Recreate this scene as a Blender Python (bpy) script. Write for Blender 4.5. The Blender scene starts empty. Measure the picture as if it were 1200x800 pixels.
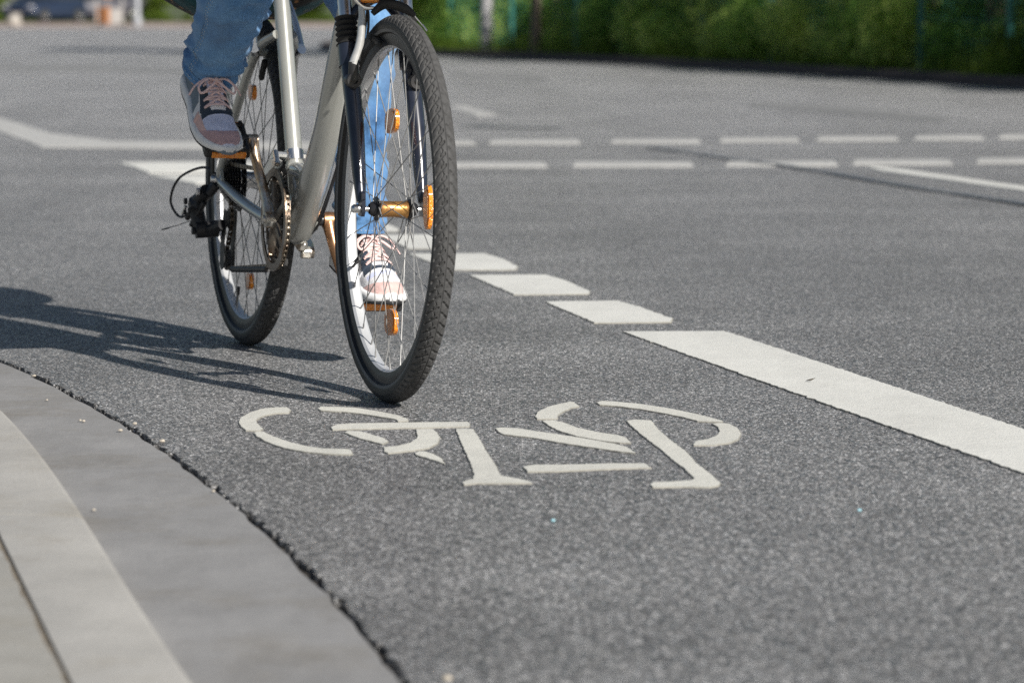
import bpy, math, random
from mathutils import Vector, Matrix, noise, Quaternion
R = math.radians
rnd = random.Random(7)
sc = bpy.context.scene
COL = sc.collection

# ------------------------------------------------------------------ camera
F, YH, H = 4000.0, 8.0, 0.715          # focal length in 1/1200 frame widths, horizon row, eye height (m)
TH = math.atan((400 - YH) / F)
cam = bpy.data.cameras.new('camera'); camo = bpy.data.objects.new('camera', cam); COL.objects.link(camo)
camo.location = (0, 0, H); camo.rotation_euler = (R(90) - TH, 0, 0)
cam.sensor_width = 36; cam.lens = 36 * F / 1200; cam.clip_start = 0.05; cam.clip_end = 6000
cam.dof.use_dof = True; cam.dof.focus_distance = 6.35; cam.dof.aperture_fstop = 6.0
sc.camera = camo
sc.cycles.use_denoising = False        # keep the fine grain of the asphalt
sc.cycles.sample_clamp_indirect = 4.0

def gnd(px, py, z=0.0):
    """where a line of sight meets the level z: used to survey the road layout"""
    d = Vector((px - 600, F * math.cos(TH) + (400 - py) * math.sin(TH), -F * math.sin(TH) + (400 - py) * math.cos(TH)))
    t = (z - H) / d.z
    return Vector((d.x * t, d.y * t, z))

# ------------------------------------------------------------------ light
SUN = Vector((1.0, -1.35, 1.0)).normalized()
w = bpy.data.worlds.new('World'); sc.world = w; w.use_nodes = True
nt = w.node_tree; nt.nodes.clear()
sky = nt.nodes.new('ShaderNodeTexSky'); sky.sky_type = 'NISHITA'; sky.sun_disc = False
sky.sun_elevation = math.asin(SUN.z); sky.sun_rotation = math.atan2(SUN.x, SUN.y)
sky.air_density = 1.0; sky.dust_density = 1.0; sky.ozone_density = 1.0
bg = nt.nodes.new('ShaderNodeBackground'); bg.inputs[1].default_value = 0.05
wo = nt.nodes.new('ShaderNodeOutputWorld')
nt.links.new(sky.outputs[0], bg.inputs[0]); nt.links.new(bg.outputs[0], wo.inputs[0])
sl = bpy.data.lights.new('sun', 'SUN'); sl.energy = 5.0; sl.angle = R(0.5); sl.color = (1, 0.955, 0.89)
so = bpy.data.objects.new('sun', sl); COL.objects.link(so)
so.rotation_euler = SUN.to_track_quat('Z', 'Y').to_euler(); so.location = (20, -27, 20)
sc.view_settings.view_transform = 'Standard'; sc.view_settings.look = 'None'
sc.view_settings.gamma = 1; sc.view_settings.exposure = 0.24; sc.view_settings.use_curve_mapping = False

# ------------------------------------------------------------------ materials
class MT:
    def __init__(s, name):
        s.m = bpy.data.materials.new(name); s.m.use_nodes = True
        s.n = s.m.node_tree.nodes; s.l = s.m.node_tree.links
        s.b = s.n['Principled BSDF']; s.tc = None
    def co(s, kind='Object'):
        if s.tc is None: s.tc = s.n.new('ShaderNodeTexCoord')
        return s.tc.outputs[kind]
    def mapped(s, scale):
        mp = s.n.new('ShaderNodeMapping'); mp.inputs['Scale'].default_value = scale
        s.l.new(s.co(), mp.inputs[0]); return mp.outputs[0]
    def noise(s, scale, detail=4, rough=.55, vec=None):
        t = s.n.new('ShaderNodeTexNoise'); t.inputs['Scale'].default_value = scale
        t.inputs['Detail'].default_value = detail; t.inputs['Roughness'].default_value = rough
        s.l.new(vec or s.co(), t.inputs['Vector']); return t.outputs['Fac']
    def ramp(s, fac, stops, interp='LINEAR'):
        r = s.n.new('ShaderNodeValToRGB'); r.color_ramp.interpolation = interp
        e = r.color_ramp.elements
        while len(e) > 1: e.remove(e[-1])
        e[0].position = stops[0][0]; e[0].color = col(stops[0][1])
        for p, c in stops[1:]:
            q = e.new(p); q.color = col(c)
        s.l.new(fac, r.inputs[0]); return r.outputs[0]
    def mix(s, fac, a, b, mode='MIX'):
        x = s.n.new('ShaderNodeMix'); x.data_type = 'RGBA'; x.blend_type = mode
        for i, v in ((0, fac), (6, a), (7, b)):
            if isinstance(v, (int, float)): x.inputs[i].default_value = v
            elif isinstance(v, tuple): x.inputs[i].default_value = col(v)
            else: s.l.new(v, x.inputs[i])
        return x.outputs[2]
    def math(s, op, a, b=0.0):
        x = s.n.new('ShaderNodeMath'); x.operation = op
        for i, v in ((0, a), (1, b)):
            if isinstance(v, (int, float)): x.inputs[i].default_value = v
            else: s.l.new(v, x.inputs[i])
        return x.outputs[0]
    def bump(s, h, dist, strength=1.0, prev=None):
        x = s.n.new('ShaderNodeBump'); x.inputs['Distance'].default_value = dist; x.inputs['Strength'].default_value = strength
        s.l.new(h, x.inputs['Height'])
        if prev is not None: s.l.new(prev, x.inputs['Normal'])
        s.l.new(x.outputs[0], s.b.inputs['Normal']); return x.outputs[0]
    def set(s, **k):
        for a, v in k.items():
            i = s.b.inputs[a.replace('_', ' ')]
            if isinstance(v, (int, float)): i.default_value = v
            elif isinstance(v, tuple): i.default_value = col(v)
            else: s.l.new(v, i)
        return s
def col(c):
    if isinstance(c, (int, float)): c = (c, c, c)
    return (c[0], c[1], c[2], 1)

def simple(name, c, rough=.5, metal=0.0, var=.15, scale=40, bump=0.0, coat=0.0, ns=None, **kw):
    m = MT(name); c = col(c)[:3]
    f = m.noise(scale)
    lo = tuple(x * (1 - var) for x in c); hi = tuple(min(1, x * (1 + var)) for x in c)
    m.set(Base_Color=m.ramp(f, [(.3, lo), (.7, hi)]), Roughness=rough, Metallic=metal)
    if coat: m.set(Coat_Weight=coat, Coat_Roughness=.12)
    if bump: m.bump(m.noise(ns or scale * 3), bump)
    for k, v in kw.items(): m.set(**{k: v})
    return m.m

M = {}
def asphalt(name, tint, lighten):
    m = MT(name)
    v = m.n.new('ShaderNodeTexVoronoi'); v.inputs['Scale'].default_value = 280; m.l.new(m.co(), v.inputs['Vector'])
    sep = m.n.new('ShaderNodeSeparateColor'); m.l.new(v.outputs['Color'], sep.inputs[0])
    v2 = m.n.new('ShaderNodeTexVoronoi'); v2.inputs['Scale'].default_value = 170; m.l.new(m.co(), v2.inputs['Vector'])
    sep2 = m.n.new('ShaderNodeSeparateColor'); m.l.new(v2.outputs['Color'], sep2.inputs[0])
    L = lighten
    t = lambda g: tuple(min(1, g * L * x) for x in tint)
    stone = m.ramp(sep.outputs[0], [(0, t(.05)), (.40, t(.12)), (.80, t(.20)), (.90, t(.34)), (.95, t(.8)), (.98, t(1.4))])
    stone2 = m.ramp(sep2.outputs[1], [(0, t(.08)), (.5, t(.135)), (.8, t(.22)), (1, t(.4))])
    c = m.mix(.22, stone, stone2)
    spark = m.ramp(sep2.outputs[2], [(.925, 0.0), (.932, 1.0)])
    c = m.mix(m.math('MULTIPLY', spark, m.ramp(v2.outputs['Distance'], [(.28, .85), (.4, 0.0)])), c, (.85, .84, .80))
    gap = m.ramp(v.outputs['Distance'], [(.35, 1.0), (.75, .35)])
    c = m.mix(.8, c, gap, 'MULTIPLY')
    big = m.ramp(m.noise(1.1, 5, .6), [(.3, .84), (.7, 1.14)])
    c = m.mix(1.0, c, big, 'MULTIPLY')
    mp = m.mapped((.22, 2.2, 1)); streak = m.ramp(m.noise(1.0, 3, .5, mp), [(.35, .93), (.65, 1.06)])
    c = m.mix(1.0, c, streak, 'MULTIPLY')
    blot = m.ramp(m.noise(4.5, 7, .75), [(.30, .80), (.44, 1.0), (.62, 1.0), (.72, 1.08)])
    c = m.mix(.7, c, blot, 'MULTIPLY')
    # tone rises with distance: grazing sheen of the far road put into the colour
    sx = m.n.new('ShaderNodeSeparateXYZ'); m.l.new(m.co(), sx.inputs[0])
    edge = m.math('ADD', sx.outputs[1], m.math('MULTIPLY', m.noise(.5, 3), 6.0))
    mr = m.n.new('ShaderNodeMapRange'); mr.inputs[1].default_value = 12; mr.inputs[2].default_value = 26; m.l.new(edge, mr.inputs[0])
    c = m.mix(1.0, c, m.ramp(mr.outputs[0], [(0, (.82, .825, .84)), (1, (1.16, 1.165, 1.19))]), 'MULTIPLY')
    lane = m.ramp(m.noise(1.0, 4, .6, m.mapped((1.1, .18, 1))), [(.36, .90), (.5, 1.0), (.66, 1.07)])
    c = m.mix(1.0, c, lane, 'MULTIPLY')
    m.set(Base_Color=c, Roughness=.72, Specular_IOR_Level=.5)
    h = m.math('SUBTRACT', 1.0, v.outputs['Distance'])
    h = m.math('MULTIPLY', h, m.math('ADD', sep.outputs[2], .35))
    # every stone of the aggregate lies at its own small tilt
    vm = m.n.new('ShaderNodeVectorMath'); vm.operation = 'SUBTRACT'; m.l.new(v.outputs['Color'], vm.inputs[0]); vm.inputs[1].default_value = (.5, .5, .5)
    vs_ = m.n.new('ShaderNodeVectorMath'); vs_.operation = 'MULTIPLY'; m.l.new(vm.outputs[0], vs_.inputs[0]); vs_.inputs[1].default_value = (.8, .8, .2)
    gm = m.n.new('ShaderNodeNewGeometry'); va_ = m.n.new('ShaderNodeVectorMath'); va_.operation = 'ADD'; m.l.new(vs_.outputs[0], va_.inputs[0]); m.l.new(gm.outputs['Normal'], va_.inputs[1])
    vn_ = m.n.new('ShaderNodeVectorMath'); vn_.operation = 'NORMALIZE'; m.l.new(va_.outputs[0], vn_.inputs[0])
    b1 = m.bump(h, .0022, .9, vn_.outputs[0])
    m.set(Roughness=m.ramp(sep.outputs[1], [(.55, .8), (.8, .34)]))
    m.bump(m.noise(60, 3), .002, .4, b1)
    return m.m
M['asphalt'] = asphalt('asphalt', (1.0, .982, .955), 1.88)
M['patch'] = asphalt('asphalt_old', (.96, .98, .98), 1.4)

def concrete(name, c, streaks=True, var=.12):
    m = MT(name)
    a = m.ramp(m.noise(3.5, 6, .65), [(.3, tuple(x * (1 - var) for x in c)), (.7, tuple(x * (1 + var) for x in c))])
    g = m.ramp(m.noise(420, 2, .6), [(.3, .86), (.7, 1.12)])
    a = m.mix(1.0, a, g, 'MULTIPLY')
    st = m.ramp(m.noise(3.0, 5, .65, m.mapped((9, 2.2, 1))), [(.35, .94), (.62, 1.04)])
    a = m.mix(1.0 if streaks else .3, a, st, 'MULTIPLY')
    sp = m.ramp(m.noise(90, 4, .75), [(.26, .55), (.36, 1.0)])
    a = m.mix(.7, a, sp, 'MULTIPLY')
    stain = m.ramp(m.noise(3.1, 6, .75), [(.32, (.80, .76, .69)), (.50, 1.0), (.66, 1.06)])
    a = m.mix(.8, a, stain, 'MULTIPLY')
    m.set(Base_Color=a, Roughness=.88)
    b = m.bump(m.noise(260, 3), .0012, .7); m.bump(m.noise(14, 4), .004, .5, b)
    return m.m
M['gutter'] = concrete('gutter_concrete', (.275, .272, .268))
M['kerb'] = concrete('kerb_concrete', (.39, .38, .355), False)
M['slab'] = concrete('pavement_concrete', (.35, .34, .31), False)

def paint(name, c, wear):
    m = MT(name)
    a = m.ramp(m.noise(9, 6, .65), [(.3, tuple(x * .90 for x in c)), (.7, c)])
    pit = m.ramp(m.noise(330, 2, .7), [(.30, .70), (.42, 1.0)])
    a = m.mix(.8, a, pit, 'MULTIPLY')
    d = m.ramp(m.noise(45, 5, .75), [(.28, wear), (.40, 1.0)])
    a = m.mix(.95, a, d, 'MULTIPLY')
    ch_ = m.ramp(m.noise(170, 4, .8), [(.27, .25), (.33, 1.0)])
    a = m.mix(.9, a, ch_, 'MULTIPLY')
    sm_ = m.ramp(m.noise(2.4, 4, .7, m.mapped((1, .35, 1))), [(.35, .86), (.55, 1.0)])
    a = m.mix(.8, a, sm_, 'MULTIPLY')
    m.set(Base_Color=a, Roughness=.7)
    b = m.bump(m.noise(300, 3), .0014, .9); m.bump(m.noise(60, 3), .002, .6, b)
    return m.m
M['paint'] = paint('road_paint', (.80, .795, .74), .75)
M['symbol'] = paint('thermoplastic', (.74, .73, .66), .68)
M['paint_edge'] = paint('shaded_paint_edge', (.34, .33, .29), .6)  # side faces darkened in colour to hold down their sunlit brightness
M['paint_far'] = paint('worn_road_paint', (.56, .555, .53), .55)
M['paint_faint'] = paint('very_worn_road_paint', (.26, .26, .255), .7)
M['bluish'] = simple('bluish', (.12, .125, .14), .35, var=.4, scale=30, bump=.002)
M['dirt'] = simple('crack_dirt', (.06, .052, .044), .95, var=.6, scale=120, bump=.004)
M['sand'] = simple('joint_sand', (.20, .17, .13), .95, var=.5, scale=80, bump=.002)
M['soil'] = simple('soil', (.10, .085, .06), .95, var=.4, scale=4, bump=.02, ns=20)
M['brick_edge'] = simple('dark_edging', (.06, .045, .042), .85, var=.3, scale=12, bump=.006)
M['pink_paving'] = simple('reddish_paving', (.34, .27, .24), .85, var=.18, scale=2)
M['verge'] = simple('verge_grass', (.075, .10, .03), .9, var=.5, scale=5)
M['stone'] = simple('pebble', (.42, .38, .32), .8, var=.3, scale=300)
M['ground'] = simple('far_ground', (.09, .11, .05), .95, var=.4, scale=.3)

# bicycle
m = MT('silver_paint')
c = m.ramp(m.noise(6, 4), [(.3, (.37, .375, .345)), (.7, (.44, .445, .415))])
dirtm = m.ramp(m.noise(60, 5, .7), [(.27, (.5, .45, .38)), (.36, 1.0)])
m.set(Base_Color=m.mix(.6, c, dirtm, 'MULTIPLY'), Metallic=.35, Roughness=.3, Coat_Weight=1.0, Coat_Roughness=.1)
M['frame'] = m.m
M['fork'] = simple('dark_blue_paint', (.018, .022, .035), .25, var=.3, scale=30, coat=.7)
M['black'] = simple('black_plastic', (.022, .022, .024), .5, var=.3, scale=60, bump=.0006)
M['blackgloss'] = simple('black_metal', (.02, .02, .022), .3, var=.3, scale=60)
M['boot'] = simple('rubber_boot', (.018, .018, .018), .7, var=.3, scale=60)
M['alu'] = simple('aluminium', (.72, .72, .71), .3, 1.0, var=.08, scale=50, bump=.0002)
M['satin'] = simple('satin_alloy', (.60, .60, .58), .42, .4, var=.1, scale=50)
M['rim'] = simple('rim_alloy', (.64, .65, .66), .42, .35, var=.06, scale=25)
M['track'] = simple('worn_brake_track', (.06, .06, .062), .45, .5, var=.3, scale=30)
M['steel'] = simple('spoke_steel', (.30, .30, .295), .5, .25, var=.2, scale=60)
def rusty(name, a, b, metal):
    m = MT(name); f = m.ramp(m.noise(22, 5, .7), [(.42, 0.0), (.60, 1.0)])
    m.set(Base_Color=m.mix(f, a, b), Metallic=metal, Roughness=.33); m.bump(m.noise(150), .0006); return m.m
M['crank'] = rusty('tarnished_alloy', (.56, .55, .51), (.44, .31, .20), .75)
M['ring'] = rusty('chainring_steel', (.20, .18, .155), (.13, .09, .06), .75)
M['hub'] = rusty('golden_hub', (.66, .36, .12), (.45, .22, .08), .8)
M['copper'] = rusty('brown_alloy', (.55, .30, .16), (.33, .17, .09), .85)
M['chain'] = rusty('chain_steel', (.20, .17, .13), (.08, .06, .045), .7)
m = MT('amber_reflector')
v = m.n.new('ShaderNodeTexVoronoi'); v.inputs['Scale'].default_value = 260; m.l.new(m.co(), v.inputs['Vector'])
m.set(Base_Color=m.ramp(v.outputs['Distance'], [(.1, (1.0, .42, .03)), (.7, (.85, .23, .01))]), Roughness=.15, Coat_Weight=1.0, Coat_Roughness=.05)
m.bump(v.outputs['Distance'], .002, 1.0)
M['amber'] = m.m
M['wicker'] = simple('wicker', (.10, .06, .03), .7, var=.4, scale=80)
M['tread'] = simple('tread_rubber', (.060, .060, .060), .8, var=.3, scale=90, bump=.0005, ns=400)
M['sidewall'] = simple('sidewall_rubber', (.013, .013, .013), .55, var=.25, scale=40)
M['band'] = simple('sidewall_band', (.12, .12, .12), .6, var=.2, scale=60)
# cloth and skin
def denim():
    m = MT('denim')
    base = m.ramp(m.noise(9, 5, .65), [(.30, (.03, .105, .265)), (.5, (.08, .21, .42)), (.72, (.17, .34, .57))])
    tw = m.noise(420, 2, .6, m.mapped((1, 1, .35)))
    base = m.mix(1.0, base, m.ramp(tw, [(.3, .82), (.7, 1.16)]), 'MULTIPLY')
    fade = m.ramp(m.noise(26, 3, .6), [(.6, 0.0), (.74, 1.0)])
    base = m.mix(m.math('MULTIPLY', m.ramp(m.noise(5, 2), [(.42, 0.0), (.72, 1.0)]), .28), base, (.32, .46, .60))
    m.set(Base_Color=base, Roughness=.85, Sheen_Weight=.15)
    b = m.bump(tw, .0006, .8); m.bump(m.noise(55, 4, .6), .003, .6, b)
    return m.m
M['denim'] = denim()
M['thread'] = simple('pale_thread', (.50, .54, .56), .8)
M['skin'] = simple('skin', (.50, .30, .21), .5, var=.08, scale=30, Subsurface_Weight=.1)
M['jacket'] = simple('jacket_cloth', (.02, .10, .11), .8, var=.2, scale=20, bump=.002)
M['hair'] = simple('hair', (.06, .035, .02), .5, var=.4, scale=60)
def fabric(n, c, b=.0008, sc_=600): return simple(n, c, .8, var=.10, scale=50, bump=b, ns=sc_)
M['s_white'] = fabric('shoe_white', (.72, .72, .74)); M['s_navy'] = fabric('shoe_navy', (.035, .05, .075))
M['s_grey'] = fabric('shoe_blue_grey', (.17, .21, .25)); M['s_lav'] = fabric('shoe_lavender', (.56, .60, .78))
M['s_pink'] = fabric('shoe_pink', (.66, .45, .42)); M['s_mauve'] = fabric('shoe_mauve', (.47, .32, .34))
M['s_sole'] = fabric('midsole_foam', (.80, .80, .80), .0004); M['s_out'] = fabric('outsole_rubber', (.03, .03, .032))
M['lace'] = simple('lace', (.80, .58, .55), .8, var=.1, scale=300, bump=.0006, ns=900)
m = MT('patterned_teal')
v = m.n.new('ShaderNodeTexVoronoi'); v.inputs['Scale'].default_value = 45; m.l.new(m.co(), v.inputs['Vector'])
m.set(Base_Color=m.mix(m.ramp(m.noise(9), [(.42, 0.0), (.58, 1.0)]), m.ramp(v.outputs['Distance'], [(.2, (.45, .22, .08)), (.35, (.012, .012, .012))]), (.006, .07, .085)), Roughness=.75)
M['bag'] = m.m

# vegetation
def leafm(name, a, b, c3):
    m = MT(name)
    g = m.n.new('ShaderNodeNewGeometry'); oi = m.n.new('ShaderNodeObjectInfo')
    f = m.math('ADD', m.math('MULTIPLY', m.noise(1.8, 2), .75), m.math('MULTIPLY', oi.outputs['Random'], .3))
    f2 = m.math('ADD', f, m.math('MULTIPLY', g.outputs['Random Per Island'], .3))
    m.set(Base_Color=m.ramp(f2, [(.30, a), (.55, b), (.86, c3)]), Roughness=.5, Specular_IOR_Level=.3)
    tr = m.n.new('ShaderNodeBsdfTranslucent'); m.l.new(m.b.inputs['Base Color'].links[0].from_socket, tr.inputs[0])
    mx = m.n.new('ShaderNodeMixShader'); mx.inputs[0].default_value = .6
    m.l.new(m.b.outputs[0], mx.inputs[1]); m.l.new(tr.outputs[0], mx.inputs[2])
    m.l.new(mx.outputs[0], m.n['Material Output'].inputs[0])
    return m.m
M['leaf'] = leafm('bush_leaves', (.030, .095, .024), (.17, .35, .065), (.55, .66, .18))
M['leaf_light'] = leafm('light_leaves', (.05, .10, .012), (.12, .20, .025), (.24, .32, .05))
M['bark'] = simple('bark', (.16, .13, .10), .9, var=.35, scale=12, bump=.02, ns=30)
M['pale_bark'] = simple('pale_bark', (.40, .39, .40), .85, var=.25, scale=9, bump=.01, ns=30)
M['green_metal'] = simple('green_fence_paint', (.03, .16, .14), .45, var=.15, scale=20)
M['grey_metal'] = simple('grey_metal', (.30, .31, .33), .5, .3, var=.1, scale=10)
def carpaint(n, c): return simple(n, c, .4, .1, var=.04, scale=3, coat=.35)
M['car_dark'] = carpaint('car_paint_dark', (.018, .03, .06)); M['car_silver'] = carpaint('car_paint_silver', (.50, .55, .63))
M['car_black'] = carpaint('car_paint_black', (.02, .02, .035))
M['glass'] = simple('car_glass', (.03, .035, .04), .06, var=.1)
M['lens'] = simple('headlight_lens', (.85, .87, .9), .08, .6, var=.05, coat=1.0)
M['orange'] = simple('orange_board', (.50, .22, .09), .5, var=.1); M['whiteboard'] = simple('white_board', (.42, .40, .38), .6, var=.08)
M['pale_stone'] = simple('pale_stone', (.40, .37, .33), .8, var=.15, scale=6, bump=.01)

# ------------------------------------------------------------------ mesh helper
def crom(P, n):
    P = [Vector(p) for p in P]; Q = [P[0] * 2 - P[1]] + P + [P[-1] * 2 - P[-2]]; out = []
    for i in range(1, len(Q) - 2):
        a, b, c, d = Q[i - 1:i + 3]
        for k in range(n):
            t = k / n
            out.append(.5 * ((2 * b) + (c - a) * t + (2 * a - 5 * b + 4 * c - d) * t * t + (3 * b - a - 3 * c + d) * t ** 3))
    out.append(P[-1].copy()); return out
class MB:
    def __init__(s): s.v = []; s.f = []; s.mi = []
    def add(s, vs, fs, mi=0):
        b = len(s.v); s.v += [Vector(v) for v in vs]; s.f += [tuple(b + i for i in f) for f in fs]
        s.mi += [mi] * len(fs) if isinstance(mi, int) else list(mi); return s
    def tube(s, pts, r, n=10, cap=True, closed=False, smooth=0, flat=1.0, ref=None, mi=0):
        pts = [Vector(p) for p in pts]
        rr = r if isinstance(r, (list, tuple)) else None
        if smooth:
            k0 = len(pts)
            pts = crom(pts, smooth)
            if rr:
                rr = [rr[min(int(i / smooth), k0 - 1)] * (1 - (i / smooth) % 1) + rr[min(int(i / smooth) + 1, k0 - 1)] * ((i / smooth) % 1) for i in range(len(pts))]
        k = len(pts)
        if not rr: rr = [r] * k
        vs = []; nrm = None
        for i, p in enumerate(pts):
            if closed: t = pts[(i + 1) % k] - pts[i - 1]
            else: t = pts[min(i + 1, k - 1)] - pts[max(i - 1, 0)]
            t.normalize()
            if nrm is None:
                rf = Vector(ref) if ref else (Vector((0, 0, 1)) if abs(t.z) < .9 else Vector((0, 1, 0)))
                nrm = (rf - t * rf.dot(t)).normalized()
            else: nrm = (nrm - t * nrm.dot(t)).normalized()
            bn = t.cross(nrm)
            for j in range(n):
                a = 2 * math.pi * j / n
                vs.append(p + nrm * (math.cos(a) * rr[i]) + bn * (math.sin(a) * rr[i] * flat))
        fs = []
        for i in range(k if closed else k - 1):
            for j in range(n):
                a, b = i * n + j, i * n + (j + 1) % n; c, d = ((i + 1) % k) * n + (j + 1) % n, ((i + 1) % k) * n + j
                fs.append((a, b, c, d))
        if cap and not closed: fs.append(tuple(range(n))[::-1]); fs.append(tuple(range((k - 1) * n, k * n)))
        return s.add(vs, fs, mi)
    def lathe(s, prof, o, axis, n=24, closed=False, mi=0):
        axis = Vector(axis).normalized(); q = Vector((0, 0, 1)).rotation_difference(axis); o = Vector(o); k = len(prof); vs = []; fs = []
        for i in range(n):
            a = 2 * math.pi * i / n
            for r_, h_ in prof: vs.append(o + q @ Vector((r_ * math.cos(a), r_ * math.sin(a), h_)))
        for i in range(n):
            for j in range(k if closed else k - 1):
                j2 = (j + 1) % k; i2 = (i + 1) % n
                fs.append((i * k + j, i2 * k + j, i2 * k + j2, i * k + j2))
        return s.add(vs, fs, mi)
    def box(s, c, size, rot=None, mi=0, bev=0.0):
        c = Vector(c); hx, hy, hz = [x / 2 for x in size]; b = min(bev, hx * .9, hy * .9, hz * .9)
        if b <= 0:
            vs = [Vector((x, y, z)) for x in (-hx, hx) for y in (-hy, hy) for z in (-hz, hz)]
            fs = [(0, 1, 3, 2), (4, 6, 7, 5), (0, 4, 5, 1), (2, 3, 7, 6), (0, 2, 6, 4), (1, 5, 7, 3)]
        else:
            vs = []; idx = {}
            for sx in (-1, 1):
                for sy in (-1, 1):
                    for sz in (-1, 1):
                        for ax, p in enumerate(((hx, hy - b, hz - b), (hx - b, hy, hz - b), (hx - b, hy - b, hz))):
                            idx[sx, sy, sz, ax] = len(vs); vs.append(Vector((sx * p[0], sy * p[1], sz * p[2])))
            I = lambda a, b_, c_, d: idx[a, b_, c_, d]; fs = []
            for q in (-1, 1):
                fs.append((I(q, -1, -1, 0), I(q, 1, -1, 0), I(q, 1, 1, 0), I(q, -1, 1, 0)))
                fs.append((I(-1, q, -1, 1), I(1, q, -1, 1), I(1, q, 1, 1), I(-1, q, 1, 1)))
                fs.append((I(-1, -1, q, 2), I(1, -1, q, 2), I(1, 1, q, 2), I(-1, 1, q, 2)))
            for a in (-1, 1):
                for b2 in (-1, 1):
                    fs.append((I(a, b2, -1, 0), I(a, b2, 1, 0), I(a, b2, 1, 1), I(a, b2, -1, 1)))
                    fs.append((I(a, -1, b2, 0), I(a, 1, b2, 0), I(a, 1, b2, 2), I(a, -1, b2, 2)))
                    fs.append((I(-1, a, b2, 1), I(1, a, b2, 1), I(1, a, b2, 2), I(-1, a, b2, 2)))
            for a in (-1, 1):
                for b2 in (-1, 1):
                    for c2 in (-1, 1): fs.append((I(a, b2, c2, 0), I(a, b2, c2, 1), I(a, b2, c2, 2)))
        if rot is not None: vs = [rot @ v for v in vs]
        return s.add([v + c for v in vs], fs, mi)
    def ball(s, c, r, n=16, mi=0):
        if not isinstance(r, (tuple, list)): r = (r, r, r)
        c = Vector(c); k = n // 2; vs = []; fs = []
        for i in range(k + 1):
            p = math.pi * i / k
            for j in range(n):
                a = 2 * math.pi * j / n
                vs.append(c + Vector((r[0] * math.sin(p) * math.cos(a), r[1] * math.sin(p) * math.sin(a), r[2] * math.cos(p))))
        for i in range(k):
            for j in range(n): fs.append((i * n + j, (i + 1) * n + j, (i + 1) * n + (j + 1) % n, i * n + (j + 1) % n))
        return s.add(vs, fs, mi)
    def prism(s, poly, o, ex, ey, h, mi=0):
        """polygon in plane (ex, ey) at o, thickened by vector h"""
        o = Vector(o); ex = Vector(ex); ey = Vector(ey); h = Vector(h); k = len(poly)
        vs = [o + ex * a + ey * b for a, b in poly]; vs += [v + h for v in vs]
        fs = [tuple(range(k))[::-1], tuple(range(k, 2 * k))] + [(i, (i + 1) % k, k + (i + 1) % k, k + i) for i in range(k)]
        return s.add(vs, fs, mi)
    def build(s, name, mats, parent=None, off=(0, 0, 0), sharp=35, smooth=True):
        off = Vector(off)
        me = bpy.data.meshes.new(name); me.from_pydata([tuple(v - off) for v in s.v], [], s.f)
        import bmesh
        bm = bmesh.new(); bm.from_mesh(me); bmesh.ops.remove_doubles(bm, verts=bm.verts, dist=1e-6)
        bmesh.ops.recalc_face_normals(bm, faces=bm.faces); bm.to_mesh(me); bm.free()
        if not isinstance(mats, (list, tuple)): mats = [mats]
        for x in mats: me.materials.append(M[x])
        if len(me.polygons) == len(s.mi): me.polygons.foreach_set('material_index', s.mi)
        me.polygons.foreach_set('use_smooth', [smooth] * len(me.polygons))
        if smooth: me.set_sharp_from_angle(angle=R(sharp))
        o = bpy.data.objects.new(name, me); COL.objects.link(o)
        if parent: o.parent = parent
        return o
def tag(o, label=None, cat=None, group=None, kind=None):
    if label: o['label'] = label
    if cat: o['category'] = cat
    if group: o['group'] = group
    if kind: o['kind'] = kind
    return o
def empty(name, loc, rot=(0, 0, 0)):
    o = bpy.data.objects.new(name, None); COL.objects.link(o); o.location = loc; o.rotation_euler = rot
    o.empty_display_size = .1; return o
def copy_tree(o, parent=None):
    c = o.copy(); COL.objects.link(c); c.parent = parent
    for ch in o.children: copy_tree(ch, c)
    return c
def sheet(name, poly, z, mat, th=0.0, kind='structure', bottom=None):
    """flat sheet from world polygon; th > 0 gives it sides"""
    mb = MB(); k = len(poly)
    if th: mb.prism([(p[0], p[1]) for p in poly], (0, 0, z - th), (1, 0, 0), (0, 1, 0), (0, 0, th))
    else: mb.add([(p[0], p[1], z) for p in poly], [tuple(range(k))])
    o = mb.build(name, mat, smooth=False)
    if not th and o.data.polygons[0].normal.z < 0: o.data.flip_normals()
    if kind: o['kind'] = kind
    return o
def n3(x, y, z=0.0): return noise.noise(Vector((x, y, z)))
def rough_edge(pts, step, amp, freq, close=True):
    out = []; k = len(pts)
    for i in range(k if close else k - 1):
        a = Vector(pts[i][:2]); b = Vector(pts[(i + 1) % k][:2]); L = (b - a).length; m_ = max(1, int(L / step))
        for j in range(m_):
            p = a.lerp(b, j / m_); q = p * freq
            out.append(p + Vector((n3(q.x, q.y, 3.1) + .5 * n3(q.x * 3, q.y * 3, 9), n3(q.x, q.y, 7.7) + .5 * n3(q.x * 3, q.y * 3, 2))) * amp)
    if not close: out.append(Vector(pts[-1][:2]))
    return out

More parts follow.
